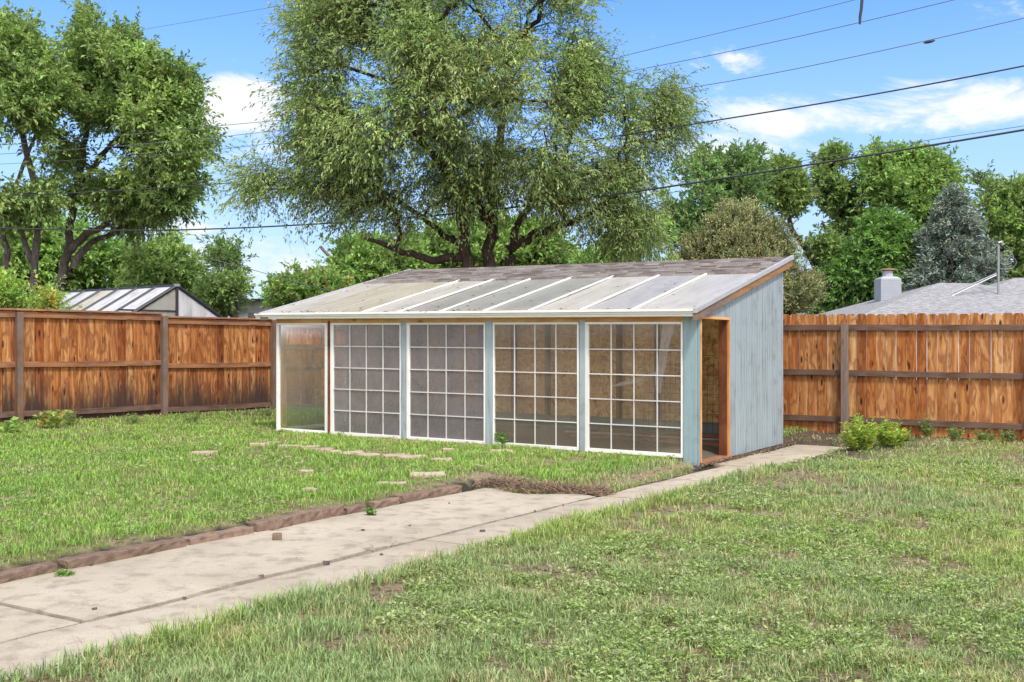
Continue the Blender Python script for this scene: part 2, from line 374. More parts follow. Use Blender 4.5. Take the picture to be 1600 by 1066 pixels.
M['bark_grey'] = bark('bark_grey', (.08, .065, .055), (.21, .175, .155))
def flat(name, col, rough=.6, metal=0., var=.25, scale=8., spec=.4):
    m, t = new_mat(name); p = t.n('ShaderNodeNewGeometry').outputs['Position']
    n = t.noise(p, scale, 5., .6)
    finish(t, t.mix(t.rng(n, .35, .7, 0., var), col, tuple(q * .5 for q in col)), rough, n, .1, .003, spec, metal); return m
M['black_metal'] = flat('black_frame', (.035, .035, .04), .4)
M['grey_metal'] = flat('grey_metal', (.33, .34, .35), .45, .3)
M['cable'] = flat('cable', (.045, .05, .055), .5)
M['cable_light'] = flat('cable_light', (.14, .15, .165), .5)
M['chimney'] = flat('chimney_paint', (.40, .42, .46), .8, 0., .15, 3.)
M['rust'] = flat('rusty_cap', (.30, .17, .09), .7)
M['offwhite'] = flat('offwhite_wall', (.80, .81, .83), .7, 0., .15, 1.)
M['wire_black'] = flat('black_wire', (.03, .025, .025), .6)
def film():
    m, t = new_mat('plastic_film'); c = (.72, .70, .70)
    a = t.n('ShaderNodeMixShader', {0: .5, 1: t.n('ShaderNodeBsdfDiffuse', {'Color': c}), 2: t.n('ShaderNodeBsdfTranslucent', {'Color': c})})
    b = t.n('ShaderNodeMixShader', {0: .5, 1: a, 2: t.n('ShaderNodeBsdfTransparent')})
    t.n('ShaderNodeOutputMaterial', {'Surface': t.n('ShaderNodeMixShader', {0: .08, 1: b, 2: t.n('ShaderNodeBsdfGlossy', {'Roughness': .2})})}); return m
M['film'] = film()

# ------------------------------------------------------------------ ground
_T = np.random.default_rng(3).random((256, 256))
def vnoise(x, y, s=1., seed=0):
    x = np.asarray(x, float) * s + seed * 17.3 + 500; y = np.asarray(y, float) * s + seed * 31.7 + 500
    xi = np.floor(x).astype(int); yi = np.floor(y).astype(int); fx = x - xi; fy = y - yi
    fx = fx * fx * (3 - 2 * fx); fy = fy * fy * (3 - 2 * fy)
    g = lambda i, j: _T[(xi + i) % 256, (yi + j) % 256]
    return (g(0, 0) * (1 - fx) + g(1, 0) * fx) * (1 - fy) + (g(0, 1) * (1 - fx) + g(1, 1) * fx) * fy
def fbm(x, y, s=1., seed=0, o=4):
    r = 0; a = .5; tot = 0
    for i in range(o): r = r + a * vnoise(x, y, s * 2 ** i, seed + i); tot += a; a *= .55
    return r / tot
def sm(x, a, b): q = np.clip((np.asarray(x, float) - a) / (b - a), 0, 1); return q * q * (3 - 2 * q)
PO = np.array([-2.355, 5.02]); PD = np.array([.5388, .8425]); PN = np.array([-.8425, .5388])   # along the path, across it to the left
def tw(X, Y):
    rx = np.asarray(X) - PO[0]; ry = np.asarray(Y) - PO[1]
    return rx * PD[0] + ry * PD[1], rx * PN[0] + ry * PN[1]
PF = Fr((PO[0], PO[1], 0), (PD[0], PD[1], 0), (PN[0], PN[1], 0))
TE = 5.62; T_END = 11.9; WL0 = -.57; WW = 1.17
SO = np.array([2.10, 12.38, 0]); SA = np.array([-.8526, .5225, 0]); SB = np.array([.5225, .8526, 0])
S = Fr(SO, SA, SB)
def ls(X, Y):
    rx = np.asarray(X) - SO[0]; ry = np.asarray(Y) - SO[1]
    return rx * SA[0] + ry * SA[1], rx * SB[0] + ry * SB[1]
def slab_edge(w_): return TE + .2 * (1 - w_ / WW) + .1 * np.sin(w_ * 7)
def masks(X, Y):
    X = np.asarray(X, float); Y = np.asarray(Y, float)
    tt, ww = tw(X, Y); l, s = ls(X, Y)
    wob = (fbm(X, Y, 3., 5) - .5)
    right_edge = WL0 + .10 * wob * 2 - .02
    slab = ((ww > right_edge) & (ww < WW + .14) & (tt < slab_edge(np.clip(ww, 0, WW)) + .06 * wob))
    left_e = .0 + .10 + sm(tt, 8.1, 8.6) * .14 + .16 * wob
    walk = (ww > right_edge) & (ww < left_e) & (tt < T_END + .1 * wob)
    hard = slab | walk
    shed = (l > -.02) & (l < 6.5) & (s > 0) & (s < 3.12)
    return tt, ww, l, s, hard, shed, wob
def gh(X, Y):
    tt, ww = tw(X, Y); l, s = ls(X, Y)
    X = np.asarray(X, float); Y = np.asarray(Y, float)
    base = .012 + .018 * (fbm(X, Y, .9, 1) - .5) * 2 + .012 * (fbm(X, Y, 5., 2) - .5) * 2
    left = sm(ww, WW + .05, WW + .25) * .065 + sm(tt, TE + .15, TE + .75) * sm(ww, .1, .7) * .05 * (1 - sm(ww, WW, WW + .3))
    right = sm(-ww, .57, .75) * .01
    under = ((ww > WL0 - .03) & (ww < WW + .1) & (tt < TE + .25)) | ((ww > WL0 - .03) & (ww < .25) & (tt < T_END + .2))
    far = 1 - sm(np.hypot(X, Y), 22, 40)
    z = base * far + left * far + right
    return np.where(under, -.03 + .2 * (base - .012), z)
def bare(X, Y):
    """0 = thick turf, 1 = bare earth"""
    tt, ww, l, s, hard, shed, wob = masks(X, Y)
    n = fbm(X, Y, 1.3, 9, 5); n2 = fbm(X, Y, 5., 21, 3)
    b = sm(n * .65 + n2 * .35, .50, .62)
    right = (ww < WL0)
    b = np.where(right, np.maximum(b * .95, sm(n2, .56, .68) * .9), b * .6)
    # mulch behind the greenhouse and bare strips along both fences
    yard = sm(tt, 9.0, 10.2) * sm(ww, -2.0 + wob, -.6 + wob) * (l < .2)
    b = np.maximum(b, yard)
    b = np.maximum(b, .85 * sm(right * (Y - (17.6 - .33 * X)) + (~right) * -9, -2.2 + wob, -.6 + wob))
    dl = (X + 7.7) * .788 - (Y - 17) * .616                # distance in front of the left fence
    b = np.maximum(b, .9 * (1 - sm(dl, .15 + wob * .6, .8 + wob)) * sm(Y, 16., 18.5))
    # scuffed verge round the end of the patio
    b = np.maximum(b, (1 - sm(np.abs(tt - (TE + .32)), .1, .32)) * (ww > -.1) * (ww < WW + .3) * .95)
    b = np.maximum(b, (1 - sm(np.abs(ww - .3), .0, .22)) * (tt > TE) * (tt < 9) * .8)
    return np.clip(b, 0, 1)
def axis(a, b, fine, far):
    c = list(np.arange(a, b + 1e-6, fine)); st = fine
    while c[-1] < far: st *= 1.35; c.append(c[-1] + st)
    st = fine
    while c[0] > -far: st *= 1.35; c.insert(0, c[0] - st)
    return np.array(c)
gx = axis(-12, 10, .075, 900); gy = axis(2.5, 22, .075, 900)
GX, GY = np.meshgrid(gx, gy); V = np.stack([GX, GY, gh(GX, GY)], -1).reshape(-1, 3)
nx, ny = len(gx), len(gy)
i = np.arange((nx - 1) * (ny - 1)); r_ = i // (nx - 1); c_ = i % (nx - 1); a_ = r_ * nx + c_
Fq = np.stack([a_, a_ + 1, a_ + 1 + nx, a_ + nx], -1)
X, Y = V[:, 0], V[:, 1]; bb = bare(X, Y)[:, None]; nn = fbm(X, Y, 4., 33)[:, None]; tt, ww, l_, s_, hard, shed, wob = masks(X, Y)
turf = np.array([.22, .22, .09]) * (1 - nn) + np.array([.30, .24, .13]) * nn
soil = np.array([.24, .165, .115]) * (1 - nn) + np.array([.42, .32, .22]) * nn
dark = np.array([.085, .055, .045])
colg = turf * (1 - bb) + soil * bb
yard = (sm(tt, 9.0, 10.2) * sm(ww, -2.0, -.6))[:, None]; colg = colg * (1 - yard) + dark * (1 + nn * .6) * yard
colg = np.where(hard[:, None], np.array([.035, .03, .02]) * (1 + nn), colg); colg = np.where(shed[:, None], np.array([.15, .12, .09]), colg)
def ground_mat():
    m, t = new_mat('ground'); p = t.n('ShaderNodeNewGeometry').outputs['Position']
    c = t.n('ShaderNodeAttribute', attribute_name='col').outputs['Color']
    n = t.noise(p, 22., 6., .7); f = t.noise(p, 130., 3., .7)
    c = t.mix(t.rng(n, .4, .7, 0., .6), c, t.mix(1., c, (.5, .45, .4), 'MULTIPLY')); c = t.mix(t.rng(f, .55, .75, 0., .6), c, (.42, .34, .22))
    finish(t, c, .95, t.m('ADD', n, f), .8, .02); return m
g_o = np_mesh('ground', V, Fq, ground_mat(), col=colg, smooth=True); tag(g_o, 'patchy lawn ground with bare brown soil', kind='structure')

# concrete slabs: surfaces a little uneven, with real joints between them
def slab_piece(mb, t0, t1, w0, w1, th=.07, ragged=None):
    nt = max(2, int((t1 - t0) / .12)); nw = max(2, int((w1 - w0) / .12)); Vs = []; bc = []
    lift = random.uniform(-.004, .004); sl_ = random.uniform(-.004, .004)
    for layer in (0, 1):
        for i in range(nt + 1):
            for j in range(nw + 1):
                wv = w0 + (w1 - w0) * j / nw; tv = t0 + (t1 - t0) * i / nt
                if ragged and i == nt: tv = float(slab_edge(np.array(wv)))
                z = lift + sl_ * (tv - t0) + .0025 * math.sin(tv * 5 + wv * 3)
                edge = i in (0, nt) or j in (0, nw)
                p = PF(tv + random.uniform(-.008, .008) * edge, wv + random.uniform(-.008, .008) * edge, (z - .006 * edge) if layer == 0 else -th); Vs.append(p); bc.append(p)
    q = (nt + 1) * (nw + 1); F = []
    for i in range(nt):
        for j in range(nw):
            a = i * (nw + 1) + j; F.append((a, a + nw + 1, a + nw + 2, a + 1))
    for i in range(nt):
        a = i * (nw + 1); F.append((a, a + q, a + nw + 1 + q, a + nw + 1)); a = i * (nw + 1) + nw; F.append((a, a + nw + 1, a + nw + 1 + q, a + q))
    for j in range(nw):
        a = j; F.append((a, a + 1, a + 1 + q, a + q)); a = nt * (nw + 1) + j; F.append((a, a + q, a + 1 + q, a + 1))
    mb.add(Vs, F, bc)
mb = MB()
for t0, t1 in ((-4.5, -1.9), (-1.88, .445), (.47, 2.82), (2.84, TE)): slab_piece(mb, t0, t1, .028, WW, ragged=(t1 == TE))
tag(mb.build('patio_slab', M['concrete'], smooth=False), 'wide tan concrete patio slab beside the stone edging', kind='structure')
mb = MB()
for t0, t1 in ((-4.5, -1.2), (-1.188, .452), (.462, 3.2), (3.21, 5.88), (5.894, 7.4), (7.41, 8.9), (8.912, 10.4), (10.412, T_END)):
    slab_piece(mb, t0, t1, WL0 - .06, -.016 if t0 < 8 else .13)

tag(mb.build('concrete_path', M['concrete']), 'narrow concrete path running to the greenhouse door', kind='structure')

# ------------------------------------------------------------------ edging stones, pavers, loose bits
def rock(mb, fr, l, w, h, seg=(6, 2, 2), rough=.008, taper=.9):
    """rough-faced block"""
    nl, nw, nh = seg; idx = {}; Vs = []; F = []; bc = []
    def vid(i, j, k):
        if (i, j, k) not in idx:
            idx[(i, j, k)] = len(Vs); tz = k / nh; tp = 1 - (1 - taper) * tz
            lv = l[0] + (l[1] - l[0]) * i / nl; wm = (w[0] + w[1]) / 2; wv = wm + (w[0] + (w[1] - w[0]) * j / nw - wm) * tp
            p = fr(lv + random.uniform(-rough, rough), wv + random.uniform(-rough, rough), h[0] + (h[1] - h[0]) * tz + random.uniform(-rough, rough) * (k > 0) * .8)
            Vs.append(p); bc.append(p)
        return idx[(i, j, k)]
    for i in range(nl):
        for j in range(nw):
            F.append((vid(i, j, 0), vid(i, j + 1, 0), vid(i + 1, j + 1, 0), vid(i + 1, j, 0))); F.append((vid(i, j, nh), vid(i + 1, j, nh), vid(i + 1, j + 1, nh), vid(i, j + 1, nh)))
    for i in range(nl):
        for k in range(nh):
            F.append((vid(i, 0, k), vid(i + 1, 0, k), vid(i + 1, 0, k + 1), vid(i, 0, k + 1))); F.append((vid(i, nw, k), vid(i, nw, k + 1), vid(i + 1, nw, k + 1), vid(i + 1, nw, k)))
    for j in range(nw):
        for k in range(nh):
            F.append((vid(0, j, k), vid(0, j, k + 1), vid(0, j + 1, k + 1), vid(0, j + 1, k))); F.append((vid(nl, j, k), vid(nl, j + 1, k), vid(nl, j + 1, k + 1), vid(nl, j, k + 1)))
    mb.add(Vs, F, bc); return mb
edge_px = [((-160, 948), (96, 893), 'reddish edging stone cut off by the left border of the photo'),
           ((106, 891), (296, 855), 'long edging stone second from the left with crumbled soil on top'),
           ((299, 854), (401, 834), 'short flat edging stone left of the deep gap'),
           ((404, 833), (541, 803), 'tallest clean cut edging stone behind the loose brick piece'),
           ((545, 802), (575, 796), 'shortest edging stone half sunk in soil'),
           ((587, 793), (628, 785), 'small rounded edging stone beside a grass tuft'),
           ((632, 784), (726, 767), 'last edging stone touching the dried root clump')]
for k, (a, b, lab) in enumerate(edge_px):
    t0, w0 = tw(*at(*a)[:2]); t1, w1 = tw(*at(*b)[:2]); hgt = (.05, .054, .048, .068, .036, .04, .052)[k]
    fr = Fr(at(*a), (at(*b) - at(*a)) / np.linalg.norm(at(*b) - at(*a)), (PN[0], PN[1], 0)); L = np.linalg.norm(at(*b) - at(*a))
    mb = MB(); rock(mb, fr, (0.01, L - .012), (0.012, .125), (-.03, hgt), (max(4, int(L / .055)), 3, 3), .0055, .92)
    tag(mb.build('edging_stone', M['edging'], bevel=.006), lab, 'edging stone', 'edging stones between lawn and patio')
PAVC = []
pav = [(320, 710, .30, 'lone sunken paver far left of the paver row'), (405, 695, .24, 'leftmost pale paver of the row before the greenhouse'), (428, 692, .16, 'small paver tucked behind the leftmost paver'),
       (452, 698, .26, 'squarish paver below the first greenhouse window'), (480, 700, .30, 'tilted paver right of the squarish one'), (503, 704, .26, 'fourth overlapping paver below the brown wooden post'),
       (524, 707, .14, 'thin paver sliver wedged between two larger pavers'), (549, 709, .28, 'broad paver below the second greenhouse window'), (577, 712, .26, 'reddish paver left of the grassy gap in the row'),
       (617, 714, .26, 'grass fringed paver below the first blue post'), (641, 716, .24, 'long pale paver holding a dry stalk'), (658, 714, .16, 'flat paver behind the stalk paver'), (700, 705, .14, 'tiny paver close to the third greenhouse window'),
       (690, 720, .24, 'sandy paver at the right end of the row'), (785, 710, .26, 'single paver lying below the fourth greenhouse window'), (668, 743, .34, 'largest isolated paver above the last edging stone'),
       (612, 757, .26, 'mostly buried paver beside the edging stones'), (478, 737, .14, 'small grey paver chip in a dark hollow of the lawn'), (888, 738, .2, 'weathered paver in grass left of the pair near the path'),
       (922, 736, .16, 'smaller weathered paver nearest the corner board'), (484, 767, .12, 'worn brick chip deep in the front lawn')]
for px, py, sz, lab in pav:
    p = at(px, py, .085 if px < 780 else .06); PAVC.append((p[0], p[1], sz)); z0 = float(gh(p[0], p[1])); an = random.uniform(-.25, .25) + .1; ca, sa = math.cos(an), math.sin(an)
    fr = Fr((p[0], p[1], z0), (ca, sa, random.uniform(-.02, .02)), (-sa, ca, random.uniform(-.02, .04)))
    mb = MB(); rock(mb, fr, (-sz / 2, sz / 2), (-sz * .36, sz * .36), (-.04, .030), (3, 3, 1), .010, .95)
    tag(mb.build('paver_stone', M['paver'], bevel=.006), lab, 'paver', 'flat pavers sunk in the left lawn')
p = at(433, 846); mb = MB(); rock(mb, Fr(p, (.97, .2, 0), (-.2, .97, 0)), (-.032, .032), (-.02, .06), (-.002, .05), (2, 2, 2), .003, .97)
tag(mb.build('brick_fragment', M['edging'], bevel=.004), 'small loose broken brick standing on the patio slab', 'brick')
peb = [(510, 881, .028), (754, 831, .026), (567, 829, .018), (596, 867, .014), (408, 901, .018), (148, 953, .018), (143, 884, .018), (463, 873, .012), (836, 727 + 72, .014), (702, 787, .016), (640, 822, .012), (288, 935, .014), (880, 790, .014), (1222, 712, .02)]
for k, (px, py, r0) in enumerate(peb):
    r0 *= .72
    p = at(px, py); mb = MB(); ph = random.uniform(0, 3)
    rock(mb, Fr(p, (math.cos(ph), math.sin(ph), 0), (-math.sin(ph), math.cos(ph), 0)), (-r0, r0), (-r0 * .7, r0 * .7), (-.004, r0 * .8), (3, 3, 2), r0 * .2, .45)
    tag(mb.build('pebble', M['pebble'], bevel=r0 * .1), 'dark pebble lying on the pale concrete', 'pebble', 'pebbles scattered on the concrete')
# ------------------------------------------------------------------ the greenhouse shed
LEN, WID = 6.44, 3.08
def Lp(px):
    q = (px - 800) / FP; return (SO[0] - q * SO[1]) / (.8526 + .5225 * q)
def zr(s): return 1.775 + .235 * (s + .137)               # top of the roof
ZT = 1.62
shed = thing('greenhouse_shed', 'low lean-to greenhouse shed with gridded windows and pale blue plank side', 'greenhouse', SO)
# front wall: posts and boards
def board(name, l, q, z, mat, lab=None, bevel=.003, n=1):
    mb = MB(); mb.box(S, l, q, z); o = mb.build(name, M[mat], shed, bevel); 
    if lab: o['label'] = lab
    return o
board('corner_board', (0.0, Lp(1068) - .003), (-.018, .012), (.0, 1.70), 'blue_dark', 'weathered teal front corner board')
board('post', (Lp(916) + .006, Lp(905.5) - .006), (-.015, .07), (.0, 1.66), 'blue')
board('post', (Lp(770.5) + .006, Lp(759) - .006), (-.015, .07), (.02, 1.66), 'blue')
board('post', (Lp(636) + .004, Lp(627.2) - .004), (-.015, .07), (.05, 1.66), 'blue')
board('post', (Lp(517) + .003, Lp(513) - .003), (-.02, .07), (.05, 1.66), 'jamb_red', 'bare reddish brown wooden post')
board('post', (LEN - .03, LEN + .012), (.03, .12), (.02, 1.68), 'trim_orange', 'bare orange left corner post')
board('lintel', (0.0, LEN), (-.012, .09), (1.637, 1.735), 'trim_orange', 'thin bare wooden lintel under the gutter')
board('sill_beam', (0.0, LEN), (.0, .09), (-.04, .078), 'grey_paint')
WZ0, WZ1 = .08, 1.634
def window(l0, l1, cols, rows, gl, stile_l=.03, stile_r=.02, fr=S, q=-.02, z0=WZ0, z1=WZ1, lab=None, bot=.045, top=.028, mcol='white', mw=.0062, par=None, shift=0):
    mb = MB(); e = .0015
    mb.box(fr, (l0, l1), (q, q + .045), (z0, z0 + bot)); mb.box(fr, (l0, l1), (q, q + .045), (z1 - top, z1))
    mb.box(fr, (l0, l0 + stile_r), (q + e, q + .043), (z0 + bot, z1 - top)); mb.box(fr, (l1 - stile_l, l1), (q + e, q + .043), (z0 + bot, z1 - top))
    w_ = mb.build('window', M[mcol], par or shed, .003)
    if lab: w_['label'] = lab
    a0, a1, b0, b1 = l0 + stile_r, l1 - stile_l, z0 + bot, z1 - top
    mb = MB(); mb.box(fr, (a0, a1), (q + .022, q + .026), (b0, b1)); mb.build('pane', M[gl], w_)
    if cols:
        mb = MB()
        for i in range(1, cols):
            x = a0 + (a1 - a0) * i / cols; mb.box(fr, (x - mw, x + mw), (q + .010, q + .021), (b0, b1))
        for j in range(1, rows):
            y = b0 + (b1 - b0) * j / rows; mb.box(fr, (a0, a1), (q + .008, q + .0205), (y - mw, y + mw))
        mb.build('muntin_grid', M['muntin'], w_)
    return w_
window(Lp(1067.4), Lp(915), 4, 5, 'glass_clear', .048, .022, lab='rightmost gridded window showing orange board and torn plastic')
window(Lp(905), Lp(770.8), 4, 5, 'glass_dusty', .022, .022, lab='second gridded window from the right')
window(Lp(759), Lp(636.3), 4, 5, 'glass_screen', .05, .022, lab='dull grey gridded window in the middle')
window(Lp(627), Lp(517.3), 4, 5, 'glass_screen', .055, .016, lab='dull grey gridded window beside the brown post')
window(Lp(512.8), Lp(433), 0, 0, 'glass_film', .05, .05, lab='leftmost window with one large unbroken pane')
# gutter and fascia along the eave
gut = MB()
l0g, l1g = -.02, Lp(433) + .25
prof = [(-.155, 1.688), (-.172, 1.694), (-.172, 1.716), (-.186, 1.722), (-.186, 1.740), (-.205, 1.747), (-.205, 1.764), (-.135, 1.764), (-.135, 1.688)]
n = len(prof); Vg = [S(l0g, q, z) for q, z in prof] + [S(l1g, q, z) for q, z in prof]
gut.add(Vg, [tuple(range(n)), tuple(range(2 * n - 1, n - 1, -1))] + [(i, (i + 1) % n, (i + 1) % n + n, i + n) for i in range(n)], [(0, q * 3, z * 3) for q, z in prof] + [(6.4, q * 3, z * 3) for q, z in prof])
gut.build('gutter', M['cream'], shed, .002)
board('soffit', (-.02, LEN + .13), (-.134, -.018), (1.70, 1.722), 'cream')
board('eave_block', (LEN + .0, LEN + .15), (-.175, -.13), (1.672, 1.742), 'old_wood', 'weathered grey beam end at the left eave')
# roof: translucent sheets below, shingles above
RL0, RL1 = -.035, 6.585; s0r, s1r, s2r = -.195, 2.12, 3.37
xs = [RL0] + [Lp(p) for p in (999, 918, 838, 768, 700, 636, 579)] + [5.32, 5.97, RL1]
mats = ['poly_white', 'poly_blue', 'poly_white', 'poly_grey', 'poly_grey', 'poly_grey', 'poly_white', 'poly_beige', 'poly_beige', 'poly_white']
def slope_box(mb, l, s, up0, up1, rnd=None, dz0=0, grain=None):
    f = lambda a, b, d: S(a, b, zr(b) + d)
    return mb.hexa([f(l[0], s[0], up0), f(l[1], s[0], up0), f(l[1], s[1], up0), f(l[0], s[1], up0), f(l[0], s[0], up1), f(l[1], s[0], up1), f(l[1], s[1], up1), f(l[0], s[1], up1)], rnd, grain)
for k in range(10):
    mb = MB(); nseg = 8
    for i in range(nseg):     # gentle sag of the sheet
        sa, sb = s0r + (s1r + .05 - s0r) * i / nseg, s0r + (s1r + .05 - s0r) * (i + 1) / nseg
        f = lambda a, b, d: S(a, b, zr(b) + d - .006 * math.sin(math.pi * (b - s0r) / 2.4) * (1 + k % 3 * .5))
        mb.hexa([f(xs[k] + .002, sa, -.006), f(xs[k + 1] - .002, sa, -.006), f(xs[k + 1] - .002, sb, -.006), f(xs[k] + .002, sb, -.006), f(xs[k] + .002, sa, 0), f(xs[k + 1] - .002, sa, 0), f(xs[k + 1] - .002, sb, 0), f(xs[k] + .002, sb, 0)], .3 + .04 * k, 1)
        mb.B[-8:] = [np.array([p[1], p[0] + 3.1 * k, 0.]) for p in [(a, b) for (a, b) in ((xs[k], sa), (xs[k + 1], sa), (xs[k + 1], sb), (xs[k], sb)) * 2]]
    mb.build('roof_sheet', M[mats[k]], shed)
for k, x in enumerate(xs[1:-1]):
    mb = MB(); wd = .016 if k < 7 else .009
    slope_box(mb, (x - wd, x + wd), (s0r + .01, s1r + .02), .001, .02 if k < 7 else .008); mb.build('batten', M['cream'] if k < 7 else M['poly_beige'], shed, .002)
for x in [.02] + xs[1:-1] + [6.42]:
    mb = MB(); slope_box(mb, (x - .019, x + .019), (-.0, WID - .02), -.115, -.012); mb.build('rafter', M['stud'] if x > .1 else M['new_wood'], shed)
mb = MB(); slope_box(mb, (RL0, RL1), (s0r - .012, s0r + .03), -.012, .006); mb.build('eave_strip', M['cream'], shed, .002)
mb = MB(); slope_box(mb, (RL0 + .01, RL1 - .01), (s1r, s2r - .01), -.035, -.008); mb.build('roof_deck', M['osb'], shed)
mb = MB(); rows = 11; rr = random.Random(4)
for r in range(rows):
    sa = s1r - .03 + (s2r - s1r + .03) * r / rows; sb = s1r - .03 + (s2r - s1r + .03) * (r + 1) / rows + .02; x = RL0 - .01 - rr.random() * .2
    while x < RL1 + .01:
        wdt = rr.uniform(.08, .26); a, b = max(x, RL0 - .01), min(x + wdt - .004, RL1 + .01)
        if b - a > .02:
            j = rr.uniform(-.012, .012); tk = rr.uniform(.014, .030); f = lambda l, s, d: S(l, s, zr(s) + d)
            mb.hexa([f(a, sa + j, -.006), f(b, sa + j, -.006), f(b, sb, -.004), f(a, sb, -.004), f(a, sa + j, tk), f(b, sa + j, tk), f(b, sb, .004), f(a, sb, .004)], rr.random(), 0)
        x += wdt
mb.build('shingle_roof', M['shingle'], shed)
# rakes
def rake(name, l, s, up0, up1, mat, lab=None):
    mb = MB(); slope_box(mb, l, s, up0, up1, None, 0, 1); o = mb.build(name, M[mat], shed, .002)
    if lab: o['label'] = lab
rake('rake_board', (-.062, -.028), (.93, 3.37), -.125, -.03, 'new_wood', 'bare yellow pine board under the roof edge')
rake('rake_board', (-.062, -.028), (-.2, .926), -.125, -.03, 'old_wood', 'grey weathered lower end of the roof edge board')
rake('drip_edge', (-.075, -.03), (-.21, 3.385), -.032, .022, 'drip')
rake('drip_edge', (6.56, 6.60), (-.2, 3.385), -.035, .02, 'drip')
rake('fascia', (-.03, 6.56), (3.33, 3.36), -.13, -.04, 'old_wood')
# right end wall: grooved planks, door opening
mb = MB(); x = .985; k = 0
while x < WID - .01:
    x1 = min(x + .2032, WID); g = .011 if k not in (4,) else .016
    for (a, b) in ((x + g / 2, x + .0995), (x + .1035, x1 - g / 2)) if x1 - x > .15 else ((x + g / 2, x1),):
        f = S; mb.hexa([f(-.016, a, .015 + .004 * (k > 4)), f(0, a, .015), f(0, b, .015), f(-.016, b, .015 + .004 * (k > 4)), f(-.016, a, zr(a) - .03), f(0, a, zr(a) - .03), f(0, b, zr(b) - .03), f(-.016, b, zr(b) - .03)], .5 + .1 * math.sin(k * 2.1), 2)
    x = x1; k += 1
for a, b in ((.0, .2), (.204, .4), (.404, .6), (.604, .8), (.804, .985)):
    mb.hexa([S(-.016, a, 1.705), S(0, a, 1.705), S(0, b, 1.705), S(-.016, b, 1.705), S(-.016, a, zr(a) - .03), S(0, a, zr(a) - .03), S(0, b, zr(b) - .03), S(-.016, b, zr(b) - .03)], .5, 2)
mb.build('side_siding', M['blue'], shed, .0015)
mb = MB(); mb.box(S, (.0005, .006), (1.0, WID), (.01, 1.9)); mb.build('siding_back', M['wire_black'], shed)
board('corner_board', (-.02, .0), (.0, .034), (.0, 1.70), 'blue_dark')
board('door_jamb', (-.03, .09), (.036, .07), (.03, 1.668), 'trim_orange', 'bare orange left door jamb')
board('door_jamb', (-.028, .0), (.95, .984), (.03, 1.668), 'trim_orange', 'bare orange right door jamb')
board('door_jamb', (.001, .095), (.925, .955), (.03, 1.668), 'jamb_red', 'dark red inner door post')
board('door_header', (-.031, .09), (.036, .984), (1.67, 1.703), 'trim_orange')
mb = MB(); mb.box(S, (-.06, .10), (.05, .98), (.0, .035)); o = mb.build('threshold', M['rail_warm'], shed, .004)
# back wall: orange strand board on dark studs, grey base
xb = [0.02, 1.22, 2.44, 3.66, 4.88, LEN - .02]
for i in range(5):
    mb = MB(); mb.box(S, (xb[i] + .002, xb[i + 1] - .002), (WID - .012, WID), (.27, 1.19), None, 0); mb.build('wall_panel', M['osb'], shed)
    mb = MB(); off = .6 if i < 4 else 0
    mb.box(S, (xb[i] + .002, xb[i + 1] - .002), (WID - .0125, WID), (1.194, zr(WID) - .04), None, 0); mb.build('wall_panel', M['osb'], shed)
board('back_base', (.02, LEN - .02), (WID - .05, WID), (-.02, .268), 'grey_paint')
for l in (.03, .62, 1.22, 1.83, 2.44, 3.05, 3.66, 4.27, 4.88, 5.49, 6.1, 6.4):
    mb = MB(); mb.box(S, (l - .022, l + .022), (WID - .13, WID - .014), (.27, zr(WID) - .12)); mb.build('stud', M['stud'], shed)
board('plate', (.02, LEN - .02), (WID - .13, WID - .014), (zr(WID) - .119, zr(WID) - .075), 'stud')
# faded print on the board between two studs, too worn to read
rr = random.Random(9)
for k in range(8):
    for j in range(2):
        z = 1.10 - k * .095; l = 1.42 + j * .06; mb = MB()
        mb.box(S, (l, l + rr.uniform(.03, .05)), (WID - .0155, WID - .0135), (z - rr.uniform(.006, .014), z)); mb.build('print_mark', M['stud'], shed)
# left end wall, seen through the glass
SL = Fr(S(LEN, 0, 0), SB, -SA)        # l runs along the end wall, q outwards->inwards
for a, b in ((.0, .11), (1.52, 1.60), (2.3, 2.38), (3.0, 3.07)):
    mb = MB(); mb.box(SL, (a + .03, b), (-.01, .08), (.0, zr(a) - .13)); mb.build('stud', M['trim_orange' if b < 1.6 else 'stud'], shed)
board_ = MB(); board_.box(SL, (.11, 1.52), (.0, .07), (1.28, 1.33)); board_.build('rail', M['trim_orange'], shed)
mb = MB(); mb.box(SL, (.11, 1.52), (.0, .07), (1.66, 1.72)); mb.build('rail', M['stud'], shed)
window(.13, 1.51, 4, 4, 'glass_clear', .03, .03, fr=SL, q=.0, z0=.08, z1=1.27, lab='gridded window in the far left end wall', mw=.009)
mb = MB(); a = 1.6
mb.hexa([SL(a, 0, .05), SL(3.06, 0, .05), SL(3.06, .012, .05), SL(a, .012, .05), SL(a, 0, zr(a) - .05), SL(3.06, 0, zr(3.06) - .05), SL(3.06, .012, zr(3.06) - .05), SL(a, .012, zr(a) - .05)], None, 0); mb.build('wall_panel', M['osb'], shed)
mb = MB(); mb.box(SL, (.0, 3.06), (.0, .07), (-.03, .075)); mb.build('sill_beam', M['grey_paint'], shed)

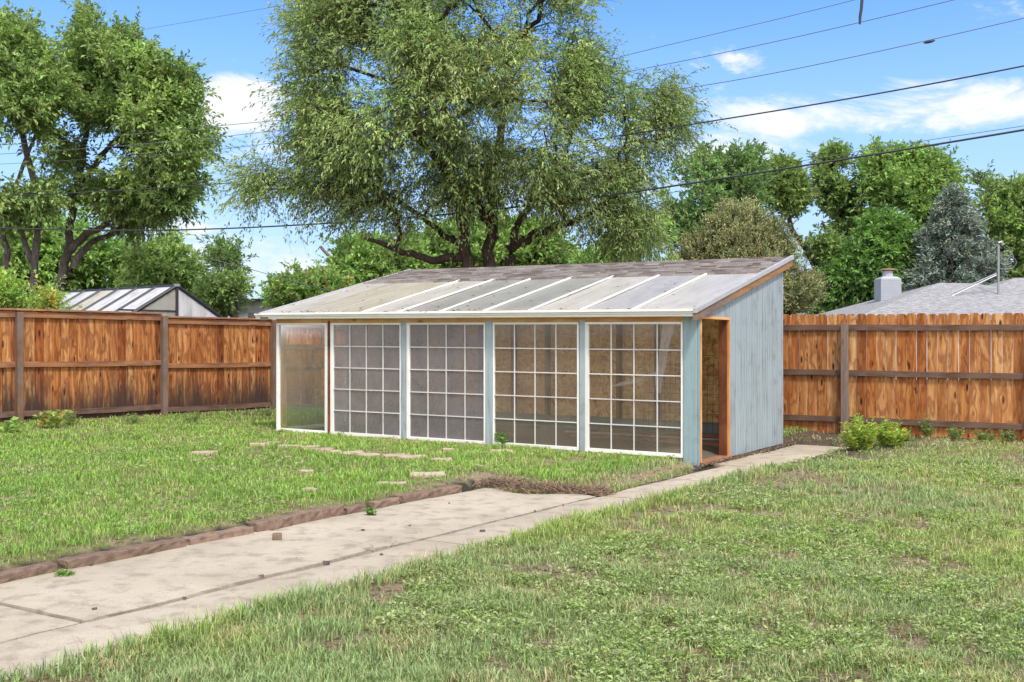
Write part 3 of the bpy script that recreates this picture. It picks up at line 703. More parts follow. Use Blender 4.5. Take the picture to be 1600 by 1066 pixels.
# things kept inside the greenhouse
mb = MB(); z0, z1 = .14, 1.22
for i in range(15):
    l = .75 + i * .08; mb.tube([S(l, 2.62, z0), S(l, 2.66, z1)], .0022, 4, False)
for j in range(9):
    z = z0 + (z1 - z0) * j / 8; q = 2.62 + .04 * j / 8; mb.tube([S(.75, q, z), S(.75 + 14 * .08, q, z)], .0022, 4, False)
o = mb.build('wire_mesh_panel', M['wire_black']); tag(o, 'black wire mesh panel standing inside the open doorway', 'mesh panel')
bed = thing('planter_box', 'low wooden planter box on the greenhouse floor behind the door', 'planter', S(1.2, 2.2, 0))
for nm, l, q, z in (('side_board', (.25, 2.6), (1.75, 1.79), (-.01, .13)), ('side_board', (.25, 2.6), (2.55, 2.59), (-.01, .13)), ('end_board', (.21, .25), (1.75, 2.59), (-.01, .13)), ('end_board', (2.6, 2.64), (1.75, 2.59), (-.01, .13))):
    mb = MB(); mb.box(S, l, q, z); mb.build(nm, M['rail_warm'], bed, .003)
mb = MB(); mb.box(S, (.251, 2.599), (1.791, 2.549), (-.01, .1)); mb.build('soil', M['pebble'], bed)
mb = MB(); mb.box(S, (.2, 2.65), (1.72, 1.80), (.132, .155)); mb.build('cap_board', M['old_wood'], bed, .003)
def ribbon(name, P, Wd, mat, lab, cat, segs=14):
    P = np.array(P); n = len(P); tt_ = np.linspace(0, n - 1, segs); Q = np.stack([np.interp(tt_, np.arange(n), P[:, i]) for i in range(3)], -1)
    Wv = np.interp(tt_, np.arange(n), Wd); V = []; F = []; c = 5
    for i in range(segs):
        d = Q[min(i + 1, segs - 1)] - Q[max(i - 1, 0)]; d /= np.linalg.norm(d); x = np.cross(d, SB); x /= np.linalg.norm(x)
        for j in range(c):
            f = j / (c - 1) - .5; V.append(Q[i] + x * f * Wv[i] + SB * (.012 * math.sin(j * 2.2 + i * .5) + .01 * math.cos(i)))
    for i in range(segs - 1):
        for j in range(c - 1): a = i * c + j; F.append((a, a + 1, a + c + 1, a + c))
    o = np_mesh(name, np.array(V), F, mat, smooth=True, origin=Q[0]); return tag(o, lab, cat)
ribbon('plastic_sheet', [S(.43, .2, 1.66), S(.50, .19, 1.25), S(.55, .18, .98), S(.56, .18, .80)], [.16, .12, .09, .05], M['film'], 'torn clear plastic sheet hanging behind the rightmost window', 'plastic sheet')
ribbon('plastic_strip', [S(.56, .17, 1.05), S(.75, .17, .97), S(1.0, .17, .90), S(1.18, .17, .86)], [.03, .04, .05, .02], M['film'], 'twisted plastic strip stretched sideways behind the rightmost window', 'plastic strip')

# ------------------------------------------------------------------ fences
def fence_frame(p0, d): d = np.array([*d, 0.]); d /= np.linalg.norm(d); return Fr((p0[0], p0[1], 0), d, (-d[1], d[0], 0))
LFD = np.array([.616, .788]); LF = fence_frame((-7.70, 17.0), LFD)     # q>0: away behind? (left normal)
RFD = np.array([-.861, .509]); RF = fence_frame((7.22, 15.4), RFD)
rp = random.Random(12)
def pickets(fr, l0, l1, q0, z0, z1, ears, w_=.1397, gap=.0035, th=.016):
    mb = MB(); x = l0
    while x < l1 - .02:
        b = min(x + w_, l1); e = .028 if ears else 0; dz = rp.uniform(-.008, .008) if ears else 0; tl = rp.uniform(-.002, .002)
        zb = z0 + rp.uniform(-.012, .012); zt = z1 + dz
        poly = [(x, zb), (b, zb), (b + tl, zt - e), (b - e + tl, zt), (x + e + tl, zt), (x + tl, zt - e)] if e else [(x, zb), (b, zb), (b + tl, zt), (x + tl, zt)]
        qq = q0 + rp.uniform(-.003, .003); mb.prism(fr, poly, qq, qq + th, rp.random()); x = b + gap + rp.uniform(0, .0035)
    return mb
def rail(par, fr, l, q, z, mat, sag=0.):
    mb = MB(); n = 6
    for i in range(n):
        a, b = l[0] + (l[1] - l[0]) * i / n, l[0] + (l[1] - l[0]) * (i + 1) / n
        za, zb = [-sag * math.sin(math.pi * x / n) for x in (i, i + 1)]
        mb.hexa([fr(a, q[0], z[0] + za), fr(b, q[0], z[0] + zb), fr(b, q[1], z[0] + zb), fr(a, q[1], z[0] + za), fr(a, q[0], z[1] + za), fr(b, q[0], z[1] + zb), fr(b, q[1], z[1] + zb), fr(a, q[1], z[1] + za)], .4, 0)
        if i: mb.B[-8:] = [x + np.array([a - l[0], 0, 0]) for x in mb.B[-8:]]
    return mb.build('rail', M[mat], par)
# left fence: rails and posts towards the camera (q<0 side for this frame is the right/near side)
lf = thing('left_fence'.replace('left_', 'capped_'), 'orange stained board fence with capped top running along the left', 'fence', LF(0, 0, 0))
bays = [(-2.55, 0, .02), (0, 2.6, .02), (2.6, 5.02, -.035), (5.02, 6.3, -.06)]
for (a, b, dz) in bays:
    pickets(LF, a + .0, b - .002, .0, .03 + dz, 1.80 + dz, False).build('picket_panel', M['cedar'], lf)
    rail(lf, LF, (a + .05, b - .05), (-.04, -.002), (1.695 + dz, 1.785 + dz), 'rail_warm'); rail(lf, LF, (a + .05, b - .05), (-.04, -.002), (.92 + dz, 1.005 + dz), 'rail_warm', .008)
    rail(lf, LF, (a + .05, b - .05), (-.04, -.002), (.15 + dz, .235 + dz), 'rail', .01)
    mb = MB(); mb.box(LF, (a - .06, b - .05), (-.07, .06), (1.802 + dz, 1.832 + dz)); mb.build('cap_board', M['rail_warm'], lf, .003)
for a, dz in ((-2.55, 0), (0, 0.0), (2.6, -.0), (5.02, -.05)):
    mb = MB(); mb.box(LF, (a - .047, a + .047), (-.11, -.004), (-.1, 1.798 + dz)); mb.build('post', M['post'], lf, .004)
# right fence
rf = thing('dog_eared_fence', 'tan dog-eared picket fence with three dark rails on the right', 'fence', RF(0, 0, 0))
for k, (a, b) in enumerate(((-4.9, -2.45), (-2.45, 0), (0, 2.47), (2.47, 4.94), (4.94, 7.4), (7.4, 9.9), (9.9, 12.84))):
    pickets(RF, a, b - .003, .0 if False else -.016, .03, 1.845, True).build('picket_panel', M['cedar_right'], rf)
    for z0, z1 in ((1.60, 1.685), (.91, .995), (.20, .285)): rail(rf, RF, (a + .002, b - .002), (.001, .04), (z0, z1), 'rail', .004)
for a in (-4.9, -2.45, -.13, 2.47, 4.94, 7.4, 9.9):
    mb = MB(); mb.box(RF, (a - .05, a + .05), (.041, .13), (-.1, 1.70)); mb.build('post', M['post'], rf, .004)

# ------------------------------------------------------------------ the neighbours: small greenhouse, white building, house
def quad(mb, a, b, c_, d, th=.03, rnd=None, uvs=None):
    a, b, c_, d = map(lambda q: np.array(q, float), (a, b, c_, d)); nrm = np.cross(b - a, d - a); nrm /= np.linalg.norm(nrm); nrm *= (1 if nrm[2] > 0 else -1)
    mb.hexa([a - nrm * th, b - nrm * th, c_ - nrm * th, d - nrm * th, a, b, c_, d], rnd)
    if uvs: mb.B[-8:] = [np.array([*q, 0.]) for q in uvs] * 2
apex = pt(276, 447.5, 24.0); rd = (pt(108, 455.5, 27.6) - apex); rd[2] = 0; GLn = np.linalg.norm(rd); rd /= GLn; gd = np.array([-rd[1], rd[0], 0]); gd *= np.sign(gd[0]) or 1
gd = np.array([.66, .75, 0.]); gd -= rd * np.dot(gd, rd); gd /= np.linalg.norm(gd)
ng = thing('gable_greenhouse', 'small gabled greenhouse with black frame behind the capped fence', 'greenhouse', (apex[0], apex[1], 0))
hw, drop = 1.35, .82; az = apex[2]
A0 = lambda k, o: np.array([apex[0], apex[1], 0]) + rd * k + gd * o
nP = 6
for side in (-1, 1):
    for i in range(nP):
        k0, k1 = GLn * i / nP + .012, GLn * (i + 1) / nP - .012; mb = MB()
        P = lambda k, f: A0(k, side * hw * f) + np.array([0, 0, az - drop * f])
        quad(mb, P(k0, .0), P(k1, .0), P(k1, 1), P(k0, 1), .01, .3); mb.build('roof_panel', M['poly_white'] if (side < 0 and i == 3) else M['poly_clear_white'], ng)
        mb = MB(); mb.box(Fr(A0(0, side * hw), rd, gd), (k0, k1), (-.005, .005), (.1, az - drop)); mb.build('wall_panel', M['poly_grey'], ng)
    for i in range(nP + 1):
        k = GLn * i / nP; mb = MB(); P = lambda f, d=0.: A0(k, side * hw * f) + np.array([0, 0, az - drop * f + .012 + d])
        mb.tube([P(0), P(1.04)], .045 if i == 0 else .036, 6); mb.build('rafter', M['black_metal'], ng)
mb = MB(); mb.tube([A0(-.03, 0) + [0, 0, az + .02], A0(GLn + .03, 0) + [0, 0, az + .02]], .028, 6); mb.build('ridge_bar', M['black_metal'], ng)
for k in (0., GLn):
    mb = MB(); GFm = Fr(A0(k, 0), gd, rd)
    mb.prism(GFm, [(-hw, az - drop), (0, az - .02), (0, az - drop)], -.006, .006); mb.build('gable_panel', M['poly_grey'], ng)
    mb = MB(); mb.prism(GFm, [(0, az - drop), (0, az - .02), (hw, az - drop)], -.006, .006); mb.build('gable_panel', M['poly_clear_white'], ng)
    mb = MB(); mb.box(GFm, (-.03, .03), (-.03, .03), (.0, az - .03)); mb.build('post', M['black_metal'], ng)
    mb = MB(); mb.box(GFm, (-hw, 0), (-.02, .02), (az - drop + .25, az - drop + .29)); mb.box(GFm, (-hw, hw), (-.021, .021), (az - drop - .02, az - drop + .02)); mb.build('cross_bar', M['black_metal'], ng)
mb = MB(); f = Fr(A0(-.01, 0), gd, rd); mb.box(f, (-.06, .06), (-.04, .04), (az - .01, az + .05)); mb.build('ridge_cap', M['grey_metal'], ng, .01)

wb = pt(385, 472, 44.); wbt = thing('white_outbuilding', 'white outbuilding with a low dark roof behind the capped fence', 'building', (wb[0], wb[1], 0))
f = Fr((wb[0], wb[1], 0), (.9, -.43, 0), (.43, .9, 0)); hz = pt(385, 470, 44.)[2]
mb = MB(); mb.box(f, (-.85, 1.9), (0, 3), (0, hz)); mb.build('wall', M['offwhite'], wbt, .01)
mb = MB(); mb.prism(Fr(f(0, -.25, 0), f.a, f.b), [(-1.0, hz), (2.1, hz), (1.9, hz + .05), (-.3, hz + .08)], 0, 3.5); mb.build('roof', M['black_metal'], wbt)
mb = MB(); mb.box(f, (.1, .8), (-.03, -.001), (hz - 1.3, hz - .5)); mb.build('window', M['glass_screen'], wbt)

# house on the right
HYd = 48.0
house = thing('neighbour_house', 'house with grey shingled hip roofs behind the dog-eared fence', 'house', (26, 52, 0))
P1 = pt(1468, 442, HYd); el = pt(1290, 492, HYd - 2); zE = el[2] - .25
def hip(x0, x1, y0, y1, ridge_a, ridge_b, name='roof'):
    c0 = np.array([x0, y0, zE]); c1 = np.array([x1, y0, zE]); c2 = np.array([x1, y1, zE]); c3 = np.array([x0, y1, zE]); ra, rb = np.array(ridge_a, float), np.array(ridge_b, float)
    mb = MB()
    def tri(P, axis_):
        bc = []
        o = P[0]
        nrm = np.cross(P[1] - P[0], P[2] - P[0]); 
        ax = P[1] - P[0]; ax = ax / np.linalg.norm(ax); ay = np.cross(nrm, ax); ay /= np.linalg.norm(ay)
        for p in P: bc.append((float(np.dot(p - o, ax)), float(np.dot(p - o, ay)), 0.))
        mb.add(P, [tuple(range(len(P)))], bc, .0)
    tri([c0, c1, rb, ra], 0); tri([c1, c2, rb], 0); tri([c2, c3, ra, rb], 0); tri([c3, c0, ra], 0)
    mb.add([c0, c1, c2, c3], [(0, 1, 2, 3)], [c0, c1, c2, c3], .5)
    return mb.build(name, M['house_shingle'], house)
xE = el[0]; ySpan = 5.6
r1 = hip(xE, xE + 13.5, HYd - ySpan, HYd + ySpan, (P1[0], HYd, P1[2]), (P1[0] + 1.6, HYd, P1[2] - .02))
P2 = pt(1587, 434, 51.); r2 = hip(P2[0] - 6.6, P2[0] + 16, 51 - 6.4, 51 + 6.4, (P2[0], 51, P2[2]), (P2[0] + 9, 51, P2[2]))
mb = MB(); mb.box(WF, (xE + .5, xE + 13), (HYd - ySpan + .5, HYd + ySpan - .5), (0, zE - .01)); mb.build('wall', M['offwhite'], house)
mb = MB(); mb.box(WF, (P2[0] - 2, P2[0] + 15.5), (51 - 5.9, 51 + 5.9), (0, zE - .012)); mb.build('wall', M['offwhite'], house)
# chimney (painted brick), flue and rusty cap
cx = pt(1387, 470, HYd + .2); cw = 16 * HYd / FP
mb = MB(); CF = Fr((cx[0], cx[1], 0), (1, 0, 0), (0, 1, 0)); zt = pt(1387, 436, HYd)[2]
mb.box(CF, (-cw, cw), (-cw, cw), (zE, zt)); mb.hexa([CF(-cw - .0, -cw, zt + .001), CF(cw, -cw, zt + .001), CF(cw, cw, zt + .001), CF(-cw, cw, zt + .001), CF(-cw * .7, -cw * .7, zt + .1), CF(cw * .7, -cw * .7, zt + .1), CF(cw * .7, cw * .7, zt + .1), CF(-cw * .7, cw * .7, zt + .1)])
ch = mb.build('chimney', M['chimney'], house, .015)
mb = MB()
for r in range(24):
    z = zE + (zt - zE) * r / 24
    for s_ in (-1, 1):
        pass
    mb.box(CF, (-cw - .004, cw + .004), (-cw - .004, cw + .004), (z, z + .012))
mb.build('brick_joints', M['grey_metal'], ch)
mb = MB(); mb.tube([CF(0, 0, zt + .1), CF(0, 0, zt + .36)], [.24, .21], 10); mb.build('flue', M['chimney'], ch)
mb = MB(); mb.tube([CF(0, 0, zt + .40), CF(0, 0, zt + .46)], [.33, .30], 10); mb.tube([CF(.15, 0, zt + .36), CF(.15, 0, zt + .41)], .02, 4); mb.tube([CF(-.15, 0, zt + .36), CF(-.15, 0, zt + .41)], .02, 4); mb.build('flue_cap', M['rust'], ch)
rv = pt(1490, 446.5, HYd + .3); mb = MB(); mb.box(Fr(rv, (1, 0, -.25), (0, 1, 0)), (-.25, .5), (-.3, .3), (-.12, .1)); mb.build('roof_vent', M['black_metal'], house, .02)
# service mast on the roof, with two braces
mY = 46.2; mt = pt(1560, 384, mY); mbm = pt(1560, 484, mY)
mast = thing('service_mast', 'grey metal service mast standing on the neighbour roof', 'mast', mbm)
mb = MB(); mb.tube([mbm - [0, 0, .3], mt], .05, 8); mb.build('pole', M['grey_metal'], mast)
for q, yy in ((0, 0), (.12, .25)):
    mb = MB(); a = pt(1557, 430, mY); b = pt(1470, 471, mY - .3 + yy * 2); b2 = a + (b - a); b2[2] += q; mb.tube([a + [0, 0, q * .6], b2], .028, 6); mb.build('brace', M['grey_metal'], mast)
mb = MB(); mb.tube([mt, mt + [0, 0, .12], mt + [.12, 0, .16], mt + [.2, 0, .02]], .065, 8); mb.build('weather_head', M['grey_metal'], mast)
for k in range(3):
    mb = MB(); p = mt + np.array([.1, 0, -.1]); mb.tube([p + np.array([math.sin(a) * (.22 + .12 * k) + .2, 0, -k * .2 + math.cos(a) * .3 - .2]) for a in np.linspace(0, 4.0, 12)], .012, 5); mb.build('drip_loop', M['grey_metal'], mast)
mb = MB(); mb.tube([mbm + [0, 0, -.08], mbm + [0, 0, .06]], [.22, .1], 10); mb.build('flashing', M['offwhite'], mast)

# ------------------------------------------------------------------ overhead wires: all hang over the lane behind the fence
wd = np.array([.861, -.5]); wn = np.array([.5, .861]); wn /= np.linalg.norm(wn)
def wpt(px, py, off=0.):
    """view ray of a pixel met with the vertical plane of the wire"""
    q = (px - 800) / FP; D = 24 * wn[1] + off; Y = D / (q * wn[0] + wn[1]); return pt(px, py, Y)
def wire(P, r, mat, lab, off=0., name='overhead_wire', grp=None, cat='wire'):
    P = np.array(P, float); co = np.polyfit(P[:, 0], P[:, 1], min(2, len(P) - 1)); X = np.linspace(-200, 1800, 45) if len(P) > 2 else np.linspace(P[0, 0], P[-1, 0], 12)
    if len(P) > 2: X = np.linspace(P[0, 0], P[-1, 0], 45)
    Q = [wpt(x, np.polyval(co, x), off) for x in X]
    mb = MB(); mb.tube(Q, r, 6); o = mb.build(name, M[mat], origin=Q[0]); return tag(o, lab, cat, grp)
def wire2(P, r, mat, lab, off=0., grp='overhead lines above the lane'):
    P = np.array(P, float); X = np.linspace(P[0, 0], P[-1, 0], 60); Yp = np.interp(X, P[:, 0], P[:, 1])
    for _ in range(25): Yp[1:-1] = (Yp[:-2] + 2 * Yp[1:-1] + Yp[2:]) / 4
    Q = [wpt(x, y, off) for x, y in zip(X, Yp)]; mb = MB(); mb.tube(Q, r, 6); return tag(mb.build('overhead_wire', M[mat], origin=Q[0]), lab, 'wire', grp)
wire2([(-150, 352), (0, 356), (90, 360), (230, 363), (350, 359), (470, 352), (700, 338), (985, 302), (1200, 268), (1400, 236), (1600, 204), (1800, 168)], .020, 'cable', 'thickest black cable, lowest of the lines across the whole sky')
wire2([(-150, 311), (0, 308), (200, 298), (350, 288), (600, 265), (850, 232), (1080, 194), (1300, 160), (1450, 133), (1600, 104), (1800, 62)], .015, 'cable', 'dark cable sloping above the brown juniper and across the white cloud', .4)
wire2([(-150, 234), (0, 230), (200, 212), (430, 186), (700, 172), (1045, 147), (1250, 108), (1450, 64), (1600, 29), (1800, -20)], .008, 'cable_light', 'thin wire with a small dark splice, uppermost to reach the right border', 1.)
wire2([(-150, 247), (0, 243), (200, 228), (440, 206), (700, 165), (1033, 103), (1200, 69), (1350, 34), (1485, 2), (1650, -40)], .008, 'cable_light', 'thin wire leaving the top of the photo behind the dangling cord', 1.5)
wire2([(-150, 264), (0, 257), (200, 246), (440, 228), (700, 160), (1013, 76), (1170, 42), (1330, 2), (1480, -38)], .007, 'cable_light', 'faintest thin wire leaving the top left of the dangling cord', 2.)
wire2([(1250, 252), (1430, 222), (1600, 197), (1800, 165)], .006, 'cable_light', 'faint thin wire just above the thickest cable on the right', -.6)
wire2([(225, 46), (330, 28), (450, 7), (520, -6)], .006, 'cable_light', 'short faint wire in the open blue between the two tall trees', 2.4)
wire2([(330, 405), (370, 415), (460, 440), (560, 466)], .010, 'cable_light', 'low wire sloping down towards the greenhouse roof', 3.2)
a = wpt(1443, 67.4, 1.); b = wpt(1461, 63.3, 1.); mb = MB(); mb.tube([a, a * .7 + b * .3, a * .3 + b * .7, b], [.012, .03, .03, .012], 8); tag(mb.build('wire_splice', M['cable']), 'small dark splice sleeve on the upper thin wire', 'splice')
P = [wpt(x, y, 1.2) for x, y in ((1347, -30), (1347, 0), (1346, 14), (1344, 26), (1343.5, 38))]
mb = MB(); mb.tube(P, [.03, .032, .03, .03, .022], 7); tag(mb.build('dangling_cord', M['cable'], origin=P[0]), 'short black cord end hanging down at the top of the sky', 'cord')
# ------------------------------------------------------------------ vegetation
def tubes_np(P, Rr, k=3):
    """P (N,S,3) centre lines, Rr (N,S) radii -> verts, quad faces"""
    N, S_, _ = P.shape
    T = np.empty_like(P); T[:, 1:-1] = P[:, 2:] - P[:, :-2]; T[:, 0] = P[:, 1] - P[:, 0]; T[:, -1] = P[:, -1] - P[:, -2]
    T /= np.linalg.norm(T, axis=-1, keepdims=True) + 1e-9
    up = np.where(np.abs(T[..., 2:3]) < .9, np.array([0, 0, 1.]), np.array([1., 0, 0])); Xa = np.cross(T, up); Xa /= np.linalg.norm(Xa, axis=-1, keepdims=True) + 1e-9; Ya = np.cross(Xa, T)
    a = 2 * np.pi * np.arange(k) / k
    V = P[:, :, None, :] + Rr[:, :, None, None] * (np.cos(a)[None, None, :, None] * Xa[:, :, None, :] + np.sin(a)[None, None, :, None] * Ya[:, :, None, :])
    V = V.reshape(-1, 3); n, s_, j = np.meshgrid(np.arange(N), np.arange(S_ - 1), np.arange(k), indexing='ij')
    b = n * S_ * k + s_ * k; j2 = (j + 1) % k
    F = np.stack([b + j, b + j2, b + k + j2, b + k + j], -1).reshape(-1, 4)
    return V, F
def unit(v): return v / (np.linalg.norm(v, axis=-1, keepdims=True) + 1e-9)
def leaves_np(pos, ax, nrm, L, Wd, fold=.25):
    """diamond leaves, slightly folded: 4 verts, 2 triangles each sharing the midrib"""
    ax = unit(ax); side = unit(np.cross(ax, nrm)); n2 = np.cross(side, ax); L = L[:, None]; Wd = Wd[:, None]
    b = pos; t_ = pos + ax * L - n2 * L * .12; m1 = pos + ax * L * .45 + side * Wd * .5 + n2 * Wd * fold; m2 = pos + ax * L * .45 - side * Wd * .5 + n2 * Wd * fold
    V = np.stack([b, m1, t_, m2], 1).reshape(-1, 3); i = np.arange(len(pos))[:, None] * 4
    F = np.concatenate([i + np.array([[0, 1, 2]]), i + np.array([[0, 2, 3]])], 1).reshape(-1, 3)
    return V, F
def poly_dist(poly, P):
    poly = np.array(poly, float); A = poly; B = np.roll(poly, -1, 0); d = np.full(len(P), 1e9); ins = np.zeros(len(P), bool)
    for a, b in zip(A, B):
        ab = b - a; q = np.clip(((P - a) @ ab) / (ab @ ab), 0, 1); d = np.minimum(d, np.linalg.norm(P - a - q[:, None] * ab, axis=1))
        c = (a[1] > P[:, 1]) != (b[1] > P[:, 1]); xi = a[0] + (P[:, 1] - a[1]) / (b[1] - a[1] + 1e-12) * ab[0]; ins ^= c & (P[:, 0] < xi)
    return d, ins
def pal(rng, n, cols, wts=None):
    cols = np.array(cols); return cols[rng.choice(len(cols), n, p=wts)]
def tree(name, label, cat, Y, polys, stems, seed, n_cl, tw_n, lf_n, tw_len, leaf, cols, thick, group=None, droop=.35, up=.25, bark='bark_brown', rtop=.035, base=None,
         spread=1., matl='leaf', holes=(), twig_r=.006, clump_r=.35, wts=None, twig_col=None, out=.8, wvar=.25, ortho=.35, voids=.405, lum=2.0, vs=3.2, inset=.5, conn=True):
    rg = np.random.default_rng(seed); sc_ = Y / FP
    # clump centres inside the crown volume
    C3 = []; Cp = []
    for (poly, share) in polys:
        need = int(n_cl * share); po = np.array(poly, float); lo, hi = po.min(0), po.max(0); got = 0; tries = 0
        while got < need and tries < 60:
            P = rg.uniform(lo, hi, (need * 2, 2)); d, ins = poly_dist(poly, P); P = P[ins & (d > inset * (clump_r * .5 + tw_len * .75) / sc_)]; d = d[ins & (d > inset * (clump_r * .5 + tw_len * .75) / sc_)]
            if voids:
                vn = fbm(P[:, 0] * sc_, P[:, 1] * sc_, 1 / (vs * clump_r * 1.6), seed, 3); k = vn > voids + rg.uniform(-.03, .03, len(P)); P = P[k]; d = d[k]
            for h in holes:
                k = ((P[:, 0] - h[0]) / h[2]) ** 2 + ((P[:, 1] - h[1]) / h[3]) ** 2 > rg.uniform(.5, 1.15, len(P)); P = P[k]; d = d[k]
            dep = np.minimum(thick, 1.15 * d * sc_ + clump_r) * (1 - rg.random(len(P)) ** 1.6 * 1.0) * rg.choice([-1, 1], len(P))
            take = min(need - got, len(P)); C3 += [pt(x, y, Y) + np.array([0, q, 0]) + np.array([(x - 800) / FP * q, 0, -(y - 533) / FP * q]) for (x, y), q in zip(P[:take], dep[:take])]; got += take; tries += 1
    C3 = np.array(C3)
    if len(C3) == 0: C3 = np.array([pt(*polys[0][0][0], Y)])
    root_px = stems[0][0]; rt = pt(root_px[0], root_px[1], Y); rt[2] = base if base is not None else 0.
    tr = thing(name, label, cat, (rt[0], rt[1], float(gh(rt[0], rt[1])) if Y < 20 else 0.), group)
    # stems
    nodes = []; rad = []
    for s_ in stems:
        P = [pt(p[0], p[1], Y + (p[3] if len(p) > 3 else 0)) for p in s_]; rr_ = [p[2] * sc_ for p in s_]
        if s_ is stems[0] or (len(s_[0]) > 4): pass
        if P[0][2] < 3.2 and abs(s_[0][1] - 480) < 80 and base is None:
            P = [np.array([P[0][0] * .98 + P[1][0] * .02, P[0][1], -.1])] + P; rr_ = [rr_[0] * 1.25] + rr_
        tt_ = np.linspace(0, len(P) - 1, len(P) * 4); Q = [np.array([np.interp(t__, range(len(P)), [p[i] for p in P]) for i in range(3)]) + rg.normal(0, .12, 3) * np.interp(t__, range(len(P)), rr_) * 2 * (0 < t__ < len(P) - 1) for t__ in tt_]
        rq = [float(np.interp(t__, range(len(P)), rr_)) for t__ in tt_]; sV = MB(); sV.tube(Q, rq, 8); sV.build('trunk' if Q[0][2] < .3 or s_ is stems[0] else 'limb', M[bark], tr, smooth=True)
        nodes += Q[2:]; rad += rq[2:]
    # limbs: every clump joins the nearest already joined point
    crown_c = C3.mean(0); root_n = np.array(nodes)
    if conn:
        dist0 = np.linalg.norm(C3[:, None] - root_n[None], axis=2).min(1); order = np.argsort(dist0)
        NP = list(root_n); NR = list(rad); par = []; plen = [0.] * len(NP)
        NPa = np.zeros((len(NP) + len(C3), 3)); NPa[:len(NP)] = root_n; cnt = len(NP); PL = np.zeros(len(NPa)); par = {}
        for c in order:
            d = np.linalg.norm(NPa[:cnt] - C3[c], axis=1); dz = NPa[:cnt, 2] - C3[c, 2]
            cost = d + .22 * PL[:cnt] + .8 * np.maximum(dz, 0) * (up > 0); j = int(np.argmin(cost)); NPa[cnt] = C3[c]; PL[cnt] = PL[j] + d[j]; par[cnt] = j; cnt += 1
        n0 = len(root_n); load = np.ones(cnt)
        for k in range(cnt - 1, n0 - 1, -1): load[par[k]] += load[k]
        segs = []; rs = []
        rl = lambda k: min(rtop * load[k] ** .42, (rad[k] if k < n0 else 9))
        for k in range(n0, cnt):
            j = par[k]; a, b = NPa[j], NPa[k]; L_ = np.linalg.norm(b - a); mid1 = a * .67 + b * .33 + rg.normal(0, .07, 3) * L_ + [0, 0, .06 * L_]; mid2 = a * .33 + b * .67 + rg.normal(0, .07, 3) * L_ + [0, 0, .05 * L_]
            ra = min(rl(j) if j >= n0 else rad[j] * .7, rtop * (load[k] + 1) ** .42 * 1.15); rb = rtop * load[k] ** .42 * .85
            segs.append([a, mid1, mid2, b]); rs.append([ra, ra * .7 + rb * .3, ra * .3 + rb * .7, rb])
        Vb, Fb = tubes_np(np.array(segs), np.array(rs), 5)
    # twigs with leaves
    N = len(C3) * tw_n; ci = np.repeat(np.arange(len(C3)), tw_n); outw = unit(C3[ci] - (crown_c - np.array([0, 0, 1.])))
    D = unit(rg.normal(0, 1, (N, 3)) * np.array([1, 1, .8]) + outw * out + np.array([0, 0, up])); Lt = tw_len * rg.uniform(.45, 1.25, N) * np.repeat(rg.uniform(.7, 1.3, len(C3)), tw_n)
    st = C3[ci] + rg.normal(0, clump_r * .45, (N, 3)) * spread; q = np.array([0, .35, .7, 1.])
    TP = st[:, None] + D[:, None] * (Lt[:, None, None] * q[None, :, None]); TP[..., 2] -= droop * Lt[:, None] * q[None] ** 2
    Vt, Ft = tubes_np(TP, np.full((N, 1), twig_r) * np.array([[1., .8, .5, .25]]), 3)
    if conn: Vx = np.concatenate([Vb, Vt]); Fx = np.concatenate([Fb, Ft + len(Vb)])
    else: Vx, Fx = Vt, Ft
    np_mesh('branches', Vx, Fx, M[bark], tr, smooth=True)
    n = N * lf_n; ti = np.repeat(np.arange(N), lf_n); f = rg.uniform(.12, 1.05, n)
    pos = st[ti] + D[ti] * (Lt[ti] * f)[:, None]; pos[:, 2] -= droop * Lt[ti] * f ** 2; tang = D[ti].copy(); tang[:, 2] -= 2 * droop * f
    tang = unit(tang); sd_ = unit(np.cross(tang, rg.normal(0, 1, (n, 3)))); ax = unit(tang * .8 + sd_ * rg.uniform(.3, 1.1, n)[:, None] + np.array([0, 0, -droop * .8]))
    nr = unit(rg.normal(0, ortho * 1.6, (n, 3)) + np.array([0, 0, 1.])); pos += sd_ * .01 + rg.normal(0, clump_r * .05, (n, 3))
    Ls = leaf[0] * rg.uniform(.45, 1.45, n); Ws = leaf[1] * rg.uniform(.7, 1.25, n)
    V, F = leaves_np(pos, ax, nr, Ls, Ws)
    cc = pal(rg, len(C3), cols, wts)[ci][ti] * np.clip(1 + rg.normal(0, wvar * .8, (len(C3), 1)), .5, 1.7)[ci][ti]
    lc = pal(rg, n, cols, wts); c = (cc * .6 + lc * .4) * rg.uniform(1 - wvar, 1 + wvar, (n, 1)); c = np.clip(c * lum * np.array([1.0, 1.0, .95]), .004, .8)
    np_mesh('crown', V, F, M[matl], tr, np.repeat(c, 4, 0))
    return tr
G_OL = [(.125, .185, .06), (.17, .22, .085), (.095, .145, .05), (.205, .24, .10), (.13, .17, .09)]
G_MID = [(.11, .165, .055), (.15, .21, .07), (.08, .125, .04), (.18, .235, .09)]
G_BRI = [(.125, .205, .055), (.175, .27, .08), (.095, .16, .04), (.21, .29, .10)]
G_DK = [(.06, .12, .035), (.09, .165, .04), (.045, .09, .03), (.12, .20, .05)]

